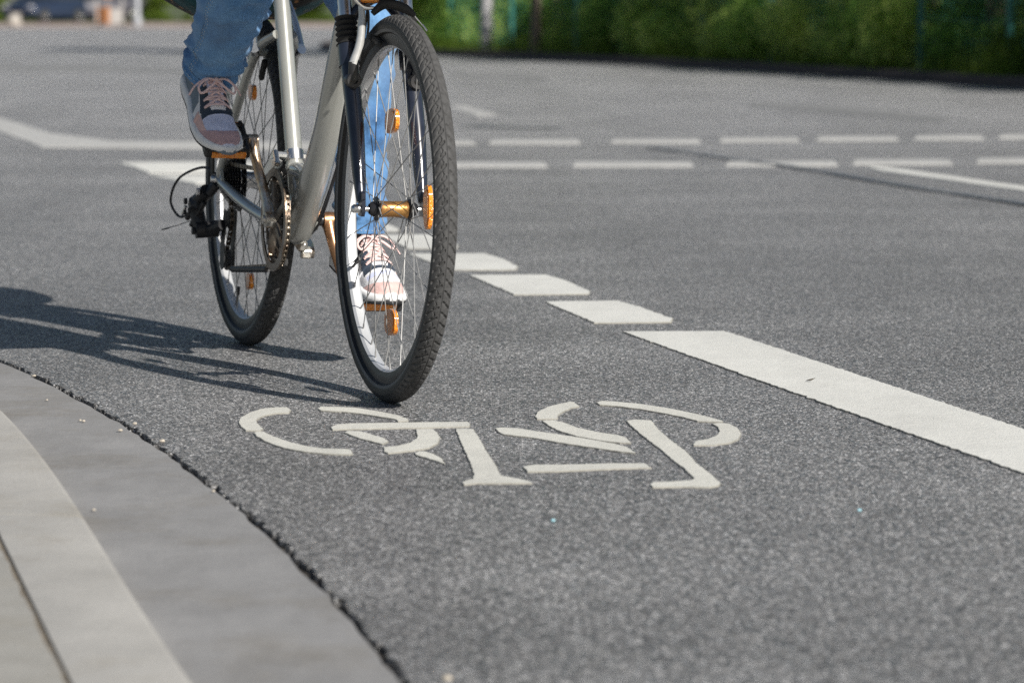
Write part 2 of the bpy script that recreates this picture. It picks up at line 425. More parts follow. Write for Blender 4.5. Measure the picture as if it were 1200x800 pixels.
# ------------------------------------------------------------------ ground, road, kerb
sheet('ground', [(-2500, -600), (2500, -600), (2500, 5000), (-2500, 5000)], -.16, 'ground')
crackpx = [(0, 420), (32, 432), (60, 450), (95, 470), (140, 492), (175, 512), (200, 527), (225, 540), (250, 560), (290, 602), (329, 639), (367, 672), (408, 714), (450, 760), (487, 800)]
kerbpx = [(0, 474), (25, 500), (50, 527), (75, 563), (97, 597), (133, 652), (175, 714), (233, 800)]
jointpx = [(0, 631), (19, 660), (46, 714), (83, 800)]
KZ = .018
def fit_line(pxs, z, deg, y1, rad):
    """smooth kerb curve: least-squares polynomial through the surveyed points, then an arc round the corner"""
    P = [gnd(x, y, z) for x, y in pxs]; n = deg + 1; y0 = 5.0
    A = [[sum((p.y - y0) ** (a + b) for p in P) for b in range(n)] + [sum(p.x * (p.y - y0) ** a for p in P)] for a in range(n)]
    for i in range(n):
        pv = max(range(i, n), key=lambda k: abs(A[k][i])); A[i], A[pv] = A[pv], A[i]
        for k in range(n):
            if k != i:
                f = A[k][i] / A[i][i]; A[k] = [u - f * v for u, v in zip(A[k], A[i])]
    c = [A[i][n] / A[i][i] for i in range(n)]
    fx = lambda y: sum(c[k] * (y - y0) ** k for k in range(n)); dx = lambda y: sum(k * c[k] * (y - y0) ** (k - 1) for k in range(1, n))
    near = []; y = 3.3; yn = 3.3
    L = [Vector((fx(y1 - (y1 - yn) * i / 60), y1 - (y1 - yn) * i / 60, 0)) for i in range(61)]
    t = Vector((dx(yn), 1, 0)).normalized(); near = [L[-1] - t * d for d in (1, 2, 4, 7.5)]
    t = Vector((dx(y1), 1, 0)).normalized(); a = math.atan2(t.y, t.x); farp = []; p = L[0].copy()
    while a < R(174):
        a += R(4); p = p + Vector((math.cos(a), math.sin(a), 0)) * rad * R(4); farp.append(p.copy())
    farp.append(Vector((-14, p.y + .5, 0)))
    return farp[::-1] + L + near
cl = fit_line(crackpx, 0, 3, 6.95, 2.6)
def offset(line, d):
    out = []
    for i, p in enumerate(line):
        t = line[min(i + 1, len(line) - 1)] - line[max(i - 1, 0)]; t = Vector((t.x, t.y, 0)).normalized()
        out.append(p + Vector((t.y, -t.x, 0)) * d)      # right-hand side of travel is the pavement side here
    return out
left_edge = rough_edge(rough_edge(cl, .008, .012, 26, close=False), .05, .007, 90, close=False)
road = left_edge + [Vector((70, -4)), Vector((70, 118)), Vector((-80, 118)), Vector((-80, cl[0].y))]
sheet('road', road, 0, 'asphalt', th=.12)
kline = fit_line(kerbpx, KZ, 3, 6.15, 3.2)
jline = fit_line(jointpx, KZ, 1, 4.75, 6.5)
def strip(name, A, B, z, mat, bevel=None, bottom=-.15, cuts=()):
    """solid strip between two polylines"""
    def rs(L, n):
        d = [0]
        for a, b in zip(L, L[1:]): d.append(d[-1] + (Vector(b[:2]) - Vector(a[:2])).length)
        out = []; j = 0
        for i in range(n):
            t = d[-1] * i / (n - 1)
            while j < len(d) - 2 and d[j + 1] < t: j += 1
            u = (t - d[j]) / max(1e-9, d[j + 1] - d[j]); a, b = L[j], L[j + 1]
            out.append(Vector((a[0] + (b[0] - a[0]) * u, a[1] + (b[1] - a[1]) * u)))
        return out
    n = 400
    A = rs(A, n); B = rs(B, n); rows = []
    for a, b in zip(A, B):
        if bevel:   # a is the exposed arris
            t = (b - a).normalized()
            rows.append([(a.x, a.y, bottom), (a.x, a.y, z - bevel), (a.x + t.x * bevel * .35, a.y + t.y * bevel * .35, z - bevel * .3), (a.x + t.x * bevel * 1.1, a.y + t.y * bevel * 1.1, z), (b.x, b.y, z), (b.x, b.y, bottom)])
        else: rows.append([(a.x, a.y, bottom), (a.x, a.y, z), (b.x, b.y, z), (b.x, b.y, bottom)])
    k = len(rows[0])
    if cuts:
        ids = [0] + [int(c * n) for c in cuts] + [n - 1]; last = None
        for a, b in zip(ids, ids[1:]):
            seg = [list(r_) for r_ in rows[a:b + 1]]
            def nudge(r0, r1, d): return [tuple(Vector(u) + (Vector(v) - Vector(u)).normalized() * d) for u, v in zip(r0, r1)]
            seg[0] = nudge(seg[0], seg[1], .0025); seg[-1] = nudge(seg[-1], seg[-2], .0025)
            mb = MB(); L = len(seg); dz = rnd.uniform(-.0012, .0012)
            mb.add([(v[0], v[1], v[2] + dz) for r_ in seg for v in r_], [(i * k + j, i * k + j + 1, (i + 1) * k + j + 1, (i + 1) * k + j) for i in range(L - 1) for j in range(k - 1)] + [tuple(range(k)), tuple(range((L - 1) * k, L * k))])
            last = tag(mb.build(name, mat, sharp=50), kind='structure')
        return last
    mb = MB(); vs = [v for r_ in rows for v in r_]
    fs = [(i * k + j, i * k + j + 1, (i + 1) * k + j + 1, (i + 1) * k + j) for i in range(n - 1) for j in range(k - 1)]
    mb.add(vs, fs)
    return tag(mb.build(name, mat, sharp=50), kind='structure')
gl = [p + Vector((n3(p.x * 30, p.y * 30), n3(p.x * 30, p.y * 30, 5), 0)) * .004 for p in offset(cl, .010)]
gl = rough_edge(gl, .010, .0085, 33, close=False)
strip('gutter', gl, kline, -.002, 'gutter')
strip('kerb', offset(kline, .0015), jline, KZ, 'kerb', bevel=.012, cuts=(.335, .41, .485, .56, .635, .71, .785))
strip('joint_bed', offset(jline, -.02), offset(jline, .03), .0145, 'sand')
pav_in = [Vector((q.x, q.y, 0)) for q in rough_edge(offset(jline, .007), .03, .004, 14, close=False)]
pav = pav_in + [Vector((-30, -4, 0)), Vector((-30, jline[0].y, 0))]
sheet('pavement', pav, KZ - .001, 'slab', th=.1)
strip('crack_bed', offset(cl, -.06), offset(cl, .05), -.009, 'dirt')

# crumbs and small stones
g = MB()
for i in range(7): pass
def pebble(r):
    mb = MB(); mb.ball((0, 0, 0), (1, .8, .6), 10); 
    for v in mb.v: v *= r * (1 + .25 * n3(v.x * 1.7 + r * 900, v.y * 1.7, v.z * 1.7))
    return mb
for i, (px, py, r_) in enumerate([(98, 494 - 400 + 400, .0035), (141, 505, .004), (55, 469, .0025), (190, 518, .005), (94, 493, .003), (250, 576, .003), (110, 598, .003), (524, 797, .006), (158, 497, .004), (40, 441, .004)]):
    p = gnd(px, py); o = pebble(r_).build('pebble', 'stone'); o.location = (p.x, p.y, r_ * .45)
    tag(o, 'tiny pale stone lying beside the crack along the gutter', 'pebble', 'tiny pale stones along the gutter')

M['glass_chip'] = simple('blue_glass', (.35, .60, .68), .1, var=.1)
for (px, py), lb in (((648, 611), 'tiny pale blue glass chip on the asphalt below the bicycle symbol, left one'), ((1007, 599), 'tiny pale blue glass chip on the asphalt near the right edge')):
    p = gnd(px, py); o = pebble(.0035).build('glass_chip', 'glass_chip'); o.location = (p.x, p.y, .002); tag(o, lb, 'glass chip')
lf = MB(); lf.add([(-.009, 0, .001), (-.002, .004, .003), (.009, .001, .006), (.001, -.004, .002)], [(0, 1, 2, 3)]); p = gnd(950, 449)
o = lf.build('dry_leaf', 'soil'); o.location = (p.x, p.y, .004); sol = o.modifiers.new('thick', 'SOLIDIFY'); sol.thickness = .0006
tag(o, 'tiny dark dry leaf lying on the broad solid white line', 'leaf')
# ------------------------------------------------------------------ markings on the road
def mark(name, pts_px, mat, z=.004, step=.010, amp=.0055, th=.006, freq=45):
    P = [gnd(x, y, z) for x, y in pts_px]
    if name == 'bicycle_symbol':       # leave the narrow stencil gaps open
        k = len(P); ar = sum(P[i - 1].x * P[i].y - P[i].x * P[i - 1].y for i in range(k)); sg = 1 if ar > 0 else -1; Q = []
        for i in range(k):
            e1 = (P[i] - P[i - 1]).normalized(); e2 = (P[(i + 1) % k] - P[i]).normalized(); m_ = Vector((-(e1.y + e2.y), e1.x + e2.x, 0))
            m_ = m_.normalized() if m_.length > .3 else Vector((0, 0, 0)); Q.append(P[i] + m_ * .0028 * sg)
        P = Q
    out = rough_edge(P, step, amp, freq)
    return [tuple(p) for p in out], z, th
def mark_obj(name, polys, mat, label, cat, group=None, z=.003, step=.010, amp=.0055, th=.006, freq=45):
    mb = MB()
    for pl in polys:
        P, z, th = mark(name, pl, mat, z, step, amp, th, freq)
        k = len(P); b = len(mb.v)
        # chamfered slab: bottom ring, shoulder ring, top ring
        top = []
        for i in range(k):
            a, q, d = Vector(P[i - 1]), Vector(P[i]), Vector(P[(i + 1) % k]); t = (d - a)
            t = t.normalized() if t.length > 1e-9 else Vector((1, 0))
            nrm = Vector((-t.y, t.x)); top.append((q, nrm))
        area = sum(P[i - 1][0] * P[i][1] - P[i][0] * P[i - 1][1] for i in range(k))
        sg = 1 if area > 0 else -1
        bw = min(.0012, th * .3)
        vs = [(p[0], p[1], z - th) for p in P] + [(p[0], p[1], z - bw * .8) for p in P] + [(q.x + n_.x * bw * sg, q.y + n_.y * bw * sg, z) for q, n_ in top]
        fs = [(r_ * k + i, r_ * k + (i + 1) % k, (r_ + 1) * k + (i + 1) % k, (r_ + 1) * k + i) for r_ in (0, 1) for i in range(k)] + [tuple(range(2 * k, 3 * k))]
        mb.add(vs, fs)
    o = mb.build(name, [mat, 'paint_edge'], sharp=30)
    for p_ in o.data.polygons: p_.material_index = 1 if abs(p_.normal.z) < .85 else 0
    return tag(o, label, cat, group)
A_ = lambda L: [(260 + x / 3.75, 450 + y / 3.75) for x, y in L]
B_ = lambda L: [(560 + x / 3.75, 450 + y / 3.75) for x, y in L]
sym = [
 A_([(62,165),(75,145),(110,125),(165,107),(225,101),(290,99),(312,113),(300,125),(240,127),(190,138),(160,155),(165,170),(190,195),(180,203),(100,203),(75,185)]),
 A_([(130,212),(155,206),(190,207),(230,225),(300,250),(380,270),(450,280),(560,283),(578,288),(583,305),(560,308),(450,305),(350,295),(260,278),(190,253),(150,230)]),
 A_([(412,105),(430,97),(520,98),(600,103),(700,118),(780,135),(828,152),(825,160),(770,162),(750,152),(690,142),(600,128),(520,120),(430,115)]),
 A_([(470,188),(500,175),(560,170),(700,168),(900,165),(1085,163),(1098,172),(1095,185),(900,190),(700,194),(560,197),(480,199)]),
 A_([(530,210),(550,203),(610,204),(640,212),(720,235),(740,250),(710,262),(690,260),(600,238),(550,220)]),
 A_([(845,197),(930,194),(955,210),(967,235),(955,260),(920,278),(850,290),(730,303),(705,295),(700,275),(760,270),(820,255),(850,235),(848,215)]),
 A_([(838,300),(860,293),(900,293),(940,305),(975,325),(990,345),(980,350),(920,332),(880,320),(845,310)]),
 A_([(1022,193),(1110,195),(1140,235),(1170,290)]) + B_([(45,290),(85,350),(110,400),(180,412),(240,425),(246,434),(0,435)]) + A_([(1060,441),(1045,428),(1090,415),(1100,398),(1080,340),(1055,285),(1035,240)]),
 B_([(243,140),(255,120),(300,98),(350,85),(400,75),(430,77),(455,97),(420,102),(385,118),(360,135),(355,150),(300,152),(255,152)]),
 B_([(275,160),(330,156),(380,165),(450,190),(530,208),(620,222),(660,232),(680,258),(620,257),(520,245),(430,228),(350,205),(300,180)]),
 B_([(70,192),(100,187),(180,192),(300,210),(450,232),(600,258),(660,272),(700,298),(690,302),(620,295),(500,278),(350,255),(220,232),(110,220),(80,208)]),
 B_([(190,360),(240,352),(400,350),(600,345),(740,345),(770,366),(700,368),(500,375),(350,382),(215,383),(200,375)]),
 B_([(512,80),(540,72),(600,74),(720,85),(850,105),(950,125),(1030,145),(1085,160),(1080,166),(960,162),(900,145),(800,125),(700,108),(600,95),(530,90)]),
 B_([(1020,172),(1060,168),(1110,172),(1150,190),(1165,215),(1155,240),(1120,255),(1040,267),(945,268),(935,262),(950,248),(1000,240),(1040,225),(1053,205),(1045,185)]),
 B_([(642,160),(680,153),(770,158),(800,195),(850,240),(920,290),(970,345),(1030,390),(1075,430),(1065,445),(1020,452),(900,450),(765,452),(748,440),(760,428),(850,425),(930,420),(940,412),(900,370),(850,335),(800,290),(740,245),(690,205)]),
]
mark_obj('bicycle_symbol', sym, 'symbol', 'cream white bicycle pictogram painted on the cycle lane in front of the front wheel', 'road marking', step=.007, amp=.0020, freq=60, z=.0024, th=.005)
mark_obj('lane_line', [[(729, 388), (850, 387.5), (1200, 502), (1500, 601), (1500, 670), (1200, 554), (960, 470)]], 'paint', 'long broad solid white line running to the right edge beside the bicycle symbol', 'road marking')
dl = ['lowest white block of the broken line, next to the tip of the solid line', 'second white block up from the solid line in the broken line', 'third white block up, just right of the front tyre', 'fourth white block, seen through the spokes of the front wheel', 'white block of the broken line half hidden behind the left leg']
for i, q in enumerate([[(638, 353), (723, 352), (750, 359), (788, 373), (786, 377), (697, 378)], [(550, 322), (640, 321.5), (662, 328), (692, 341), (689, 344), (603, 345)], [(478, 297), (567, 296.5), (590, 303), (607, 312), (604, 316), (528, 316)], [(446, 275), (503, 274.5), (537, 287), (535, 291), (478, 291)], [(395, 257), (440, 256.5), (468, 268), (466, 271), (424, 271)]]):
    mark_obj('lane_dash', [q], 'paint', dl[i], 'road marking', 'blocks of the broken white line')
# far lines (thin paint)
def far(name, polys, label, group=None, mat='paint_far'):
    mb = MB()
    for pl in polys:
        P = rough_edge([gnd(x, y, .004) for x, y in pl], .25, .012, 3)
        mb.add([(p.x, p.y, .004) for p in P] + [(p.x, p.y, -.004) for p in P], [tuple(range(len(P)))] + [(i, (i + 1) % len(P), len(P) + (i + 1) % len(P), len(P) + i) for i in range(len(P))])
    return tag(mb.build(name, mat, smooth=False), label, 'road marking', group)
far('edge_line', [[(-60, 126), (0, 138), (60, 156), (130, 165), (225, 165.5), (420, 167), (420, 174), (225, 173.5), (50, 172), (0, 154), (-60, 137)]], 'wide pale line bending in from the left edge behind the rear wheel')
ords = ['first', 'second', 'third', 'fourth', 'fifth', 'sixth', 'seventh', 'eighth', 'ninth', 'tenth', 'eleventh', 'twelfth', 'thirteenth', 'fourteenth', 'fifteenth', 'sixteenth', 'seventeenth', 'eighteenth', 'nineteenth', 'twentieth']
for i, (a, b, y) in enumerate([(505, 556, 166.5), (571, 680, 165.7), (715, 821, 164.8), (843, 936, 163.3), (957, 1053, 162), (1072, 1152, 160.8), (1170, 1250, 159.5)]):
    far('crossing_dash', [[(a + 4, y - 2), (b - 3, y - 2.2), (b, y + 2.2), (a, y + 2.2)]], ords[i] + ' dash right of the front wheel in the upper dashed row', 'dashes of the upper crossing row')
for i, (a, b, y) in enumerate([(525, 641, 192.3), (668, 814, 191.8), (848, 982, 190.8), (996, 1115, 189.2), (1141, 1260, 187.5)]):
    far('crossing_dash', [[(a + 6, y - 2.4), (b - 4, y - 2.5), (b, y + 2.9), (a + 3, y + 2.9)]], ords[i] + ' dash right of the front wheel in the lower dashed row', 'dashes of the lower crossing row')
far('crossing_dash', [[(139, 190), (300, 189.5), (302, 202), (176, 202)]], 'short bar behind the rear wheel, upper of the two', 'bars behind the rear wheel', 'paint')
far('crossing_dash', [[(176, 205), (300, 205), (302, 215), (230, 215)]], 'short bar behind the rear wheel, lower of the two', 'bars behind the rear wheel', 'paint')
far('diagonal_line', [[(1012, 194), (1040, 196), (1200, 218), (1400, 246), (1400, 253), (1200, 223), (1030, 199)]], 'straight white line slanting down to the right edge of the picture', None, 'paint')
far('faint_line', [[(880, 120.5), (985, 125), (1110, 137), (1106, 142), (985, 133), (880, 125)]], 'faint worn white line near the hedge on the right', None, 'paint_faint')
far('faint_line', [[(524, 124), (545, 124), (582, 134), (560, 136)]], 'short faint white dash just right of the front tyre top')
far('stop_line', [[(-40, 76), (130, 77), (240, 84), (240, 88), (130, 83), (-40, 82)]], 'faint worn white line crossing the far road at the left', None, 'paint_faint')
far('faint_line', [[(530, 84), (640, 90), (640, 94), (530, 89)]], 'pale worn line along the far carriageway left of the hedge', None, 'paint_faint')
# dark bluish ribbons laid on the asphalt
def ribbon(pts, wd, z):
    P = crom([gnd(x, y, z) for x, y in pts], 8); mb = MB(); vs = []
    for i, p in enumerate(P):
        t = (P[min(i + 1, len(P) - 1)] - P[max(i - 1, 0)]).normalized(); nn = Vector((t.y, -t.x, 0)) * wd * (.8 + .5 * n3(p.x * 3, p.y * 3))
        vs += [p + nn, p - nn]
    mb.add(vs, [(2 * i, 2 * i + 1, 2 * i + 3, 2 * i + 2) for i in range(len(P) - 1)]); return mb
tag(ribbon([(1340, 262), (1200, 238), (1060, 217), (930, 195), (840, 183), (760, 172)], .026, .0075).build('dark_line', 'bluish', smooth=False), 'dark tar line curving across the asphalt under the dashed rows', 'tar seam')
tag(ribbon([(548, 147), (600, 149), (655, 150)], .10, .005).build('dark_smear', 'bluish', smooth=False), 'dark smear above the upper dashed row', 'tar patch')

# ------------------------------------------------------------------ far verge, hedge, fence
vk = [Vector(p) for p in ((14.5, -4, 0), (9.6, 10, 0), (6.6, 21, 0), (4.44, 29.7, 0), (2.41, 38.6, 0), (.55, 45.2, 0), (-1.1, 49.7, 0), (-2.6, 53.6, 0), (-3.2, 58, 0), (-3.3, 66, 0), (-3.0, 118, 0))]
vk = crom(vk, 6)
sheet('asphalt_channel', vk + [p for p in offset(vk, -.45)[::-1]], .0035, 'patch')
strip('verge_kerb', vk, offset(vk, +.14), .10, 'brick_edge', bevel=.01)
sheet('verge', [p for p in offset(vk, +.142)] + [Vector((70, 118, 0)), Vector((70, -4, 0))], .085, 'soil', th=.2)

def leafcloud(blobs, n, size, seed, surf=.55, droop=.3):
    r_ = random.Random(seed); mb = MB(); tot = sum(b[1][0] * b[1][1] for b in blobs)
    for c, rad in blobs:
        for _ in range(int(n * rad[0] * rad[1] / tot)):
            d = Vector((r_.gauss(0, 1), r_.gauss(0, 1), r_.gauss(0, 1))).normalized()
            q = surf + (1 - surf) * r_.random() ** .6
            q *= 1 + .34 * n3(d.x * 2.4 + c[0], d.y * 2.4 + c[1], d.z * 2.4 + seed)
            p = Vector((c[0] + d.x * rad[0] * q, c[1] + d.y * rad[1] * q, c[2] + d.z * rad[2] * q))
            if p.z < .02: continue
            s_ = size * r_.uniform(.6, 1.3)
            nn = (d + Vector((r_.gauss(0, .6), r_.gauss(0, .6), r_.gauss(0, .6) + .3))).normalized()
            t = nn.orthogonal().normalized(); t.rotate(Quaternion(nn, r_.uniform(0, 6.28))); b_ = nn.cross(t)
            mb.add([p - t * s_, p + b_ * s_ * .42, p + t * s_, p - b_ * s_ * .42], [(0, 1, 2, 3)])
    return mb
def rawmesh(mb, name, mats):
    me = bpy.data.meshes.new(name); me.from_pydata([tuple(v) for v in mb.v], [], mb.f)
    for x in mats: me.materials.append(M[x])
    return me
bushmesh = []; stemmesh = []
for k in range(4):
    r_ = random.Random(50 + k); bl = []
    for j in range(7):
        a = j * .9; bl.append(((math.cos(a) * .55, math.sin(a) * .55, .22), (.36, .36, .3)))
    for j in range(11):
        a = r_.uniform(0, 6.28); d = r_.uniform(.1, .75)
        bl.append(((math.cos(a) * d, math.sin(a) * d, r_.uniform(.25, 1.7)), (r_.uniform(.28, .5),) * 2 + (r_.uniform(.25, .45),)))
    bushmesh.append(rawmesh(leafcloud(bl, 11000, .045, 11 + k, .35), 'crown', ['leaf']))
    t = MB()
    for j in range(6):
        a = r_.uniform(0, 6.28); t.tube([(math.cos(a) * .05, math.sin(a) * .05, -.05), (math.cos(a) * .25, math.sin(a) * .25, .6), (math.cos(a) * .5, math.sin(a) * .5, 1.4)], [.022, .016, .006], 6, smooth=3)
    stemmesh.append(rawmesh(t, 'stem', ['bark']))
lightmesh = bushmesh[0].copy(); lightmesh.materials[0] = M['leaf_light']
def along(line, s):
    for a, b in zip(line, line[1:]):
        L = (b - a).length
        if s <= L: return a.lerp(b, s / L), (b - a).normalized()
        s -= L
    return line[-1], (line[-1] - line[-2]).normalized()
row = [p for p in offset(vk, +1.25)]
acc = 0; nb = 0
s_ = 23.5
front = []
while s_ < 60:
    p, t = along(row, s_); front.append((p, t)); s_ += 1.55
front = [(p, t) for p, t in front if (p - Vector((-.366, 48.9, 0))).length > 1.35]
for i, (p, t) in enumerate(front):
    e = empty('hedge_bush', (p.x + rnd.uniform(-.1, .1), p.y + rnd.uniform(-.15, .15), .085), (0, 0, rnd.uniform(0, 6.28)))
    sc_ = rnd.uniform(.85, 1.15); e.scale = (sc_, sc_, sc_ * rnd.uniform(.95, 1.15))
    k = i % 4
    for nm, me in (('crown', lightmesh if i in (1, 4, 5, 9) else bushmesh[k]), ('stem', stemmesh[k])):
        o = bpy.data.objects.new(nm, me); COL.objects.link(o); o.parent = e
    n_ = ['light yellow green', 'mid green', 'dark green'][0 if i in (1, 4, 5, 9) else 1]
    tag(e, '%s bush in the front hedge row, number %d from the right' % (n_, i + 1), 'bush', 'bushes in the front row of the hedge')
row2 = [p for p in offset(vk, +2.9)]; s_ = 22.0; i = 0
while s_ < 64:
    p, t = along(row2, s_); e = empty('hedge_bush', (p.x, p.y, .085), (0, 0, rnd.uniform(0, 6.28)))
    q = rnd.uniform(1.05, 1.25); e.scale = (q, q, q)
    for nm, me in (('crown', bushmesh[(i + 1) % 4]), ('stem', stemmesh[(i + 1) % 4])):
        o = bpy.data.objects.new(nm, me); COL.objects.link(o); o.parent = e
    tag(e, 'taller dark green bush in the back hedge row, number %d from the right' % (i + 1), 'bush', 'taller bushes in the back row of the hedge'); s_ += 2.1; i += 1
# grass tufts under the hedge
g = MB(); r_ = random.Random(5); base = offset(vk, +.3)
for k in range(14000):
    p, t = along(base, r_.uniform(22, 62)); cl_ = n3(p.x * .9, p.y * .9, 4)
    if cl_ < -.05 + r_.uniform(-.2, .2): continue
    q = p + Vector((t.y, -t.x, 0)) * r_.uniform(-.1, .8); hgt = r_.uniform(.06, .26) * (1 + cl_); a = r_.uniform(0, 6.28)
    dx = Vector((math.cos(a), math.sin(a), 0)) * .006; ln = Vector((r_.gauss(0, .04), r_.gauss(0, .04), hgt))
    q.z = .08; g.add([q - dx, q + dx, q + ln], [(0, 1, 2)])
o = bpy.data.objects.new('grass_tufts', rawmesh(g, 'grass_tufts', ['leaf_light'])); COL.objects.link(o)
tag(o, 'dry yellow green grass tufts along the foot of the hedge', 'grass', kind='stuff')
# fence in the hedge
fr, ft = along(offset(vk, .75), 22)
fe = empty('wire_fence', (fr.x, fr.y, .085)); tag(fe, 'green wire fence with slim posts standing in the hedge', 'fence')
fl = offset(vk, .75); s_ = 22.4; posts = []
while s_ < 58:
    p, t = along(fl, s_); posts.append(p.copy()); s_ += 2.5
for p in posts:
    mb = MB(); mb.box((p.x, p.y, .085 + .85), (.055, .055, 1.7), bev=.006); mb.build('post', 'green_metal', fe, off=(fr.x, fr.y, .085))
for a, b in zip(posts, posts[1:]):
    mb = MB()
    for k in range(8):
        z = .18 + k * .2; mb.tube([(a.x, a.y, z), (b.x, b.y, z)], .004, 4, cap=False)
    for k in range(1, 25):
        q = a.lerp(b, k / 25); mb.tube([(q.x, q.y, .15), (q.x, q.y, 1.7)], .0025, 3, cap=False)
    mb.build('mesh_panel', 'green_metal', fe, off=(fr.x, fr.y, .085))

def tree(x, y, z, tr, hgt, crown_r, label, bark='bark', leaf='leaf', n=2600, lsize=.16, seed=1, group=None, low=None):
    r_ = random.Random(seed); e = empty('tree', (x, y, z)); tag(e, label, 'tree', group)
    t = MB(); k = hgt * .55
    t.tube([(0, 0, -.1), (0, 0, .15), (.02, .03, k * .4), (.06, -.05, k), (.1, 0, hgt * .85)], [tr * 1.35, tr * 1.05, tr * .9, tr * .7, tr * .15], 12, smooth=5)
    for j in range(6):
        a = r_.uniform(0, 6.28); z0 = k * r_.uniform(.6, 1.1); L = crown_r * r_.uniform(.5, .8)
        t.tube([(0, 0, z0), (math.cos(a) * L * .5, math.sin(a) * L * .5, z0 + L * .5), (math.cos(a) * L, math.sin(a) * L, z0 + L * .9)], [tr * .4, tr * .25, tr * .08], 7, smooth=4)
    t.build('trunk', bark, e)
    bl = []
    for j in range(13):
        a = r_.uniform(0, 6.28); d = crown_r * r_.uniform(.1, .7)
        bl.append(((math.cos(a) * d, math.sin(a) * d, r_.uniform(low if low is not None else k * .8, hgt)), (crown_r * r_.uniform(.3, .5),) * 2 + (crown_r * r_.uniform(.25, .4),)))
    o = bpy.data.objects.new('crown', rawmesh(leafcloud(bl, n, lsize, seed, .4), 'crown', [leaf])); COL.objects.link(o); o.parent = e
    return e
tree(-.366, 48.9, .085, .08, 7, 1.5, 'slim straight tree with a pale grey trunk at the left end of the hedge', 'pale_bark', seed=3)
tree(.33, 47.4, .085, .07, 8, 1.6, 'dark trunked tree in the hedge right of the pale trunk', 'bark', seed=4)
tree(7.6, 36.5, .085, .10, 7, 2.4, 'tree with a grey green trunk in the right part of the hedge', 'bark', seed=8)

# ------------------------------------------------------------------ far left: pavement, trees, cars
sheet('far_pavement', [(-80, 118.0), (70, 118.0), (70, 150), (-80, 150)], .03, 'pink_paving', th=.18)
sheet('far_lawn', [(-120, 150.02), (120, 150.02), (120, 260), (-120, 260)], .06, 'verge', th=.2)
tl = ['left edge of the picture', 'dark parked car', 'orange and white barrier', 'grey post', 'bag on the rack', 'rear of the bicycle']
for i, (x, y) in enumerate([(-27.5, 160), (-24.5, 172), (-21, 166), (-17.8, 160), (-14.5, 168), (-10.5, 165), (-6, 170), (-1.5, 168)]):
    tree(x, y, .06, .22, 9, 3.6, 'leafy tree far behind the junction, %s from the left' % ords[i], 'bark', 'leaf_light' if i % 3 != 1 else 'leaf', 3800, .24, 30 + i, 'trees far behind the junction', low=1.2)
for i in range(14):
    e = empty('shrub', (-30 + i * 2.35, 152 + (i % 3) * .9, .06), (0, 0, i * 1.3)); q = .75 + .25 * ((i * 7) % 5) / 5
    e.scale = (q * 1.5, q * 1.2, q * .85)
    for nm, me in (('crown', lightmesh if i % 3 != 2 else bushmesh[i % 4]), ('stem', stemmesh[i % 4])):
        o = bpy.data.objects.new(nm, me); COL.objects.link(o); o.parent = e
    tag(e, 'low %s shrub far behind the cars, number %d from the left' % ('light green' if i % 3 != 2 else 'dark green', i + 1), 'shrub', 'low shrubs far behind the junction')

